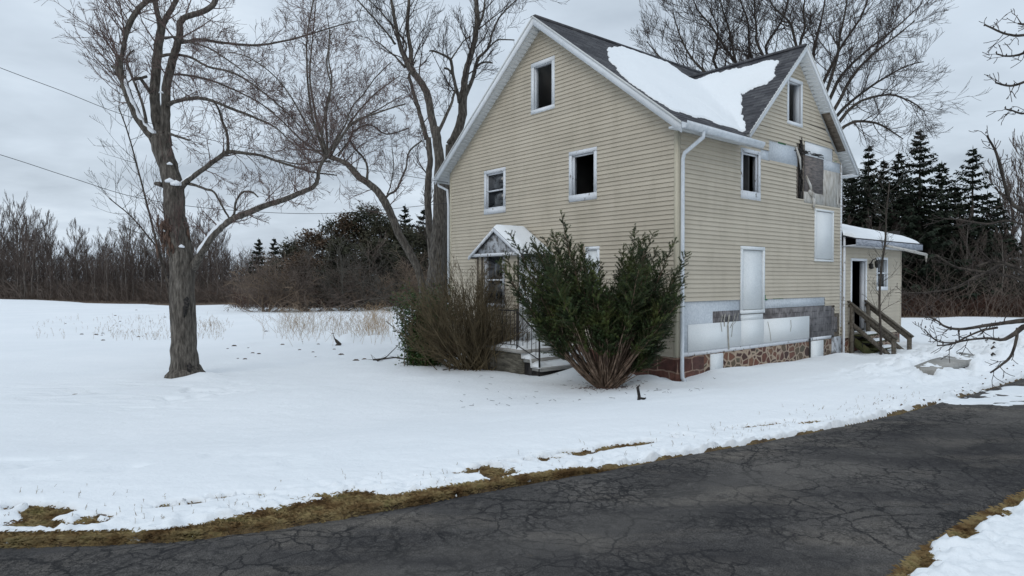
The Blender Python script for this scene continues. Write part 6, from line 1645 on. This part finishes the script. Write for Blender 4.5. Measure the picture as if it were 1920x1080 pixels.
spruce_at(1723, 243, 46, 3.3, 1, 'tallest pointed dark spruce in the woods right of the house', 1.0, .16)
spruce_at(1822, 277, 47, 2.9, 2, 'second tallest spruce, standing alone near the right edge', .85, .1)
spruce_at(1627, 272, 48, 2.4, 3, 'dark spruce showing just past the tip of the house roof', 1.1)
spruce_at(1764, 305, 48, 2.8, 4, 'dark spruce filling the gap between the two tallest spruces', 1.2)
spruce_at(1683, 286, 50, 2.3, 5, 'shorter spruce just left of the tallest spruce', 1.2)
spruce_at(1655, 300, 52, 2.6, 6, 'spruce between the house roof tip and the shorter spruce', 1.2)
spruce_at(1868, 370, 50, 2.2, 7, 'low thin spruce at the right edge beyond the second tallest spruce', .8)
spruce_at(1596, 300, 50, 2.6, 8, 'spruce mostly hidden behind the house roof overhang', 1.1)
spruce_at(760, 385, 62, 2.4, 9, 'pointed spruce top left of the big trunks behind the house', 1.0)
spruce_at(795, 392, 64, 2.4, 10, 'spruce close behind the big trunks left of the house', 1.0)
spruce_at(733, 402, 60, 2.2, 11, 'small spruce left of the pointed spruce behind the leaning trunk', 1.0)
spruce_at(485, 448, 74, 1.6, 12, 'small dark spruce at the left end of the evergreen grove', 1.3)
spruce_at(514, 447, 74, 1.6, 13, 'small dark spruce second from the left end of the evergreen grove', 1.3)


def pine(seed, H, Rb, mat, label, px, Y_):
    """rounded full crowned evergreen: irregular boughs carrying sprays"""
    R_ = random.Random(seed); tr_ = MB(); fo = MB(); tr_.tube([(0, 0, -.5), (0, 0, H * .9)], [.2, .05], 6)
    for k in range(int(70 * Rb)):
        z = H * R_.uniform(.05, .97); t = z / H; rad = Rb * math.sqrt(max(.02, 1 - (max(0, t - .25) / .75) ** 2)) * R_.uniform(.6, 1.05); a = R_.uniform(0, 6.283); d = Vector((math.cos(a), math.sin(a), R_.uniform(-.15, .35))); e = Vector((0, 0, z)) + d * rad
        tr_.tube([(0, 0, z * .92), tuple(e)], [.035, .008], 3, cap=False)
        for j in range(34):
            q = Vector((0, 0, z)) + d * rad * R_.uniform(.45, 1.03) + Vector((R_.gauss(0, .26), R_.gauss(0, .26), R_.gauss(0, .22))); dd = Vector((R_.gauss(0, 1) + d.x, R_.gauss(0, 1) + d.y, R_.gauss(.2, .8))).normalized(); s3 = dd.orthogonal().normalized(); l = R_.uniform(.14, .36); fan_quad(fo, q, dd, s3, l, l * .2)
    o = thing('evergreen_tree', label, 'evergreen', ((px - 960) / F * Y_, Y_, -.85)); tr_.build('trunk', M['barkbrown'], o); fo.build('crown', mat, o); return o


EV_ = [(548, 455, 58, 1.9), (585, 432, 58, 2.1), (622, 412, 60, 2.3), (655, 398, 60, 2.4), (688, 386, 60, 2.5), (715, 400, 58, 2.4), (755, 425, 58, 2.4), (800, 430, 60, 2.6), (835, 425, 62, 2.6), (565, 480, 54, 1.8), (640, 450, 54, 2.0), (710, 450, 54, 2.2)]
PL = ['olive rounded evergreen at the left end of the grove', 'rounded evergreen second from the left in the grove', 'rounded evergreen third from the left in the grove', 'rounded evergreen just left of the tallest one in the grove', 'tallest rounded evergreen of the grove left of the house', 'rounded evergreen behind the leaning trunk', 'rounded evergreen right of the leaning trunk', 'rounded evergreen left of the big trunks behind the house', 'rounded evergreen hidden partly by the house corner', 'low front evergreen at the left of the grove', 'low front evergreen in the middle of the grove', 'low front evergreen below the leaning trunk']
for i, (px, py, Y_, rb) in enumerate(EV_):
    pine(200 + i, (524 - py) / F * Y_ + 2.5, rb, M['pinebrown'] if i in (1, 3, 9) else M['pine'], PL[i], px, Y_)
spruce_at(1705, 345, 50, 3.0, 14, 'dark spruce filling the gap left of the tallest spruce', 1.2, .03)
spruce_at(1790, 350, 50, 2.8, 15, 'dark spruce left of the second tallest spruce', 1.2, .03)
spruce_at(1850, 360, 51, 2.8, 16, 'dark spruce right of the second tallest spruce', 1.1, .03)
for i, (px, py, Y_, rb, lab) in enumerate(((1600, 330, 52, 3.0, 'dark evergreen mass low behind the annex roof'), (1660, 340, 54, 3.0, 'dark evergreen mass above the annex roof end'), (1780, 400, 52, 3.0, 'dark evergreen low between the two tallest spruces'), (1845, 420, 52, 2.6, 'dark evergreen low at the right below the second spruce'))):
    pine(300 + i, (524 - py) / F * Y_ + 2.5, rb, M['spruce'], lab, px, Y_)
# ------------------------------------------------------------------ sky and light
w = bpy.data.worlds.new('World'); SC.world = w; w.use_nodes = True; nt = w.node_tree
bg = nt.nodes['Background']
sky = N(nt, 'ShaderNodeTexSky'); sky.sky_type = 'NISHITA'; sky.sun_disc = False
SUN_EL, SUN_ROT = R(38), R(205)
sky.sun_elevation = SUN_EL; sky.sun_rotation = SUN_ROT; sky.air_density = 1.5; sky.dust_density = 4
tc = N(nt, 'ShaderNodeTexCoord')
sep = N(nt, 'ShaderNodeSeparateXYZ'); nt.links.new(tc.outputs['Generated'], sep.inputs[0])
# project directions onto a cloud deck
ad = N(nt, 'ShaderNodeMath', operation='ADD'); nt.links.new(sep.outputs[2], ad.inputs[0]); ad.inputs[1].default_value = .14
mx = N(nt, 'ShaderNodeMath', operation='MAXIMUM'); nt.links.new(ad.outputs[0], mx.inputs[0]); mx.inputs[1].default_value = .06
dx = N(nt, 'ShaderNodeMath', operation='DIVIDE'); dy = N(nt, 'ShaderNodeMath', operation='DIVIDE')
nt.links.new(sep.outputs[0], dx.inputs[0]); nt.links.new(mx.outputs[0], dx.inputs[1]); nt.links.new(sep.outputs[1], dy.inputs[0]); nt.links.new(mx.outputs[0], dy.inputs[1])
cb = N(nt, 'ShaderNodeCombineXYZ'); nt.links.new(dx.outputs[0], cb.inputs[0]); nt.links.new(dy.outputs[0], cb.inputs[1]); cb.inputs[2].default_value = 3.7
f1 = noise(nt, cb.outputs[0], .55, 6, .55, .3); f2 = noise(nt, cb.outputs[0], 1.7, 5, .55, .2)
f = mix(nt, .35, f1, f2)
cl = ramp(nt, f, [(.34, (.34, .40, .475)), (.45, (.46, .53, .61)), (.55, (.55, .63, .72)), (.66, (.67, .755, .84))])
# overcast skies grow brighter overhead
up = ramp(nt, sep.outputs[2], [(.0, 1.0), (.4, 1.0), (.75, 1.35), (1, 1.45)])
cl = mix(nt, 1, cl, up, 'MULTIPLY')
sk = mix(nt, 1, sky.outputs[0], (.1, .1, .1), 'MULTIPLY')
nt.links.new(mix(nt, .06, cl, sk), bg.inputs['Color']); bg.inputs['Strength'].default_value = 1.0
ld = bpy.data.lights.new('sun', 'SUN'); ld.energy = .5; ld.angle = R(30); ld.color = (1, .97, .93)
lo_ = bpy.data.objects.new('sun', ld); COL.objects.link(lo_)
az = SUN_ROT; dvec = Vector((math.sin(az) * math.cos(SUN_EL), math.cos(az) * math.cos(SUN_EL), math.sin(SUN_EL)))
lo_.rotation_euler = (-dvec).to_track_quat('-Z', 'Y').to_euler()
SC.view_settings.view_transform = 'Standard'; SC.view_settings.look = 'None'; SC.view_settings.gamma = 1; SC.view_settings.exposure = .27
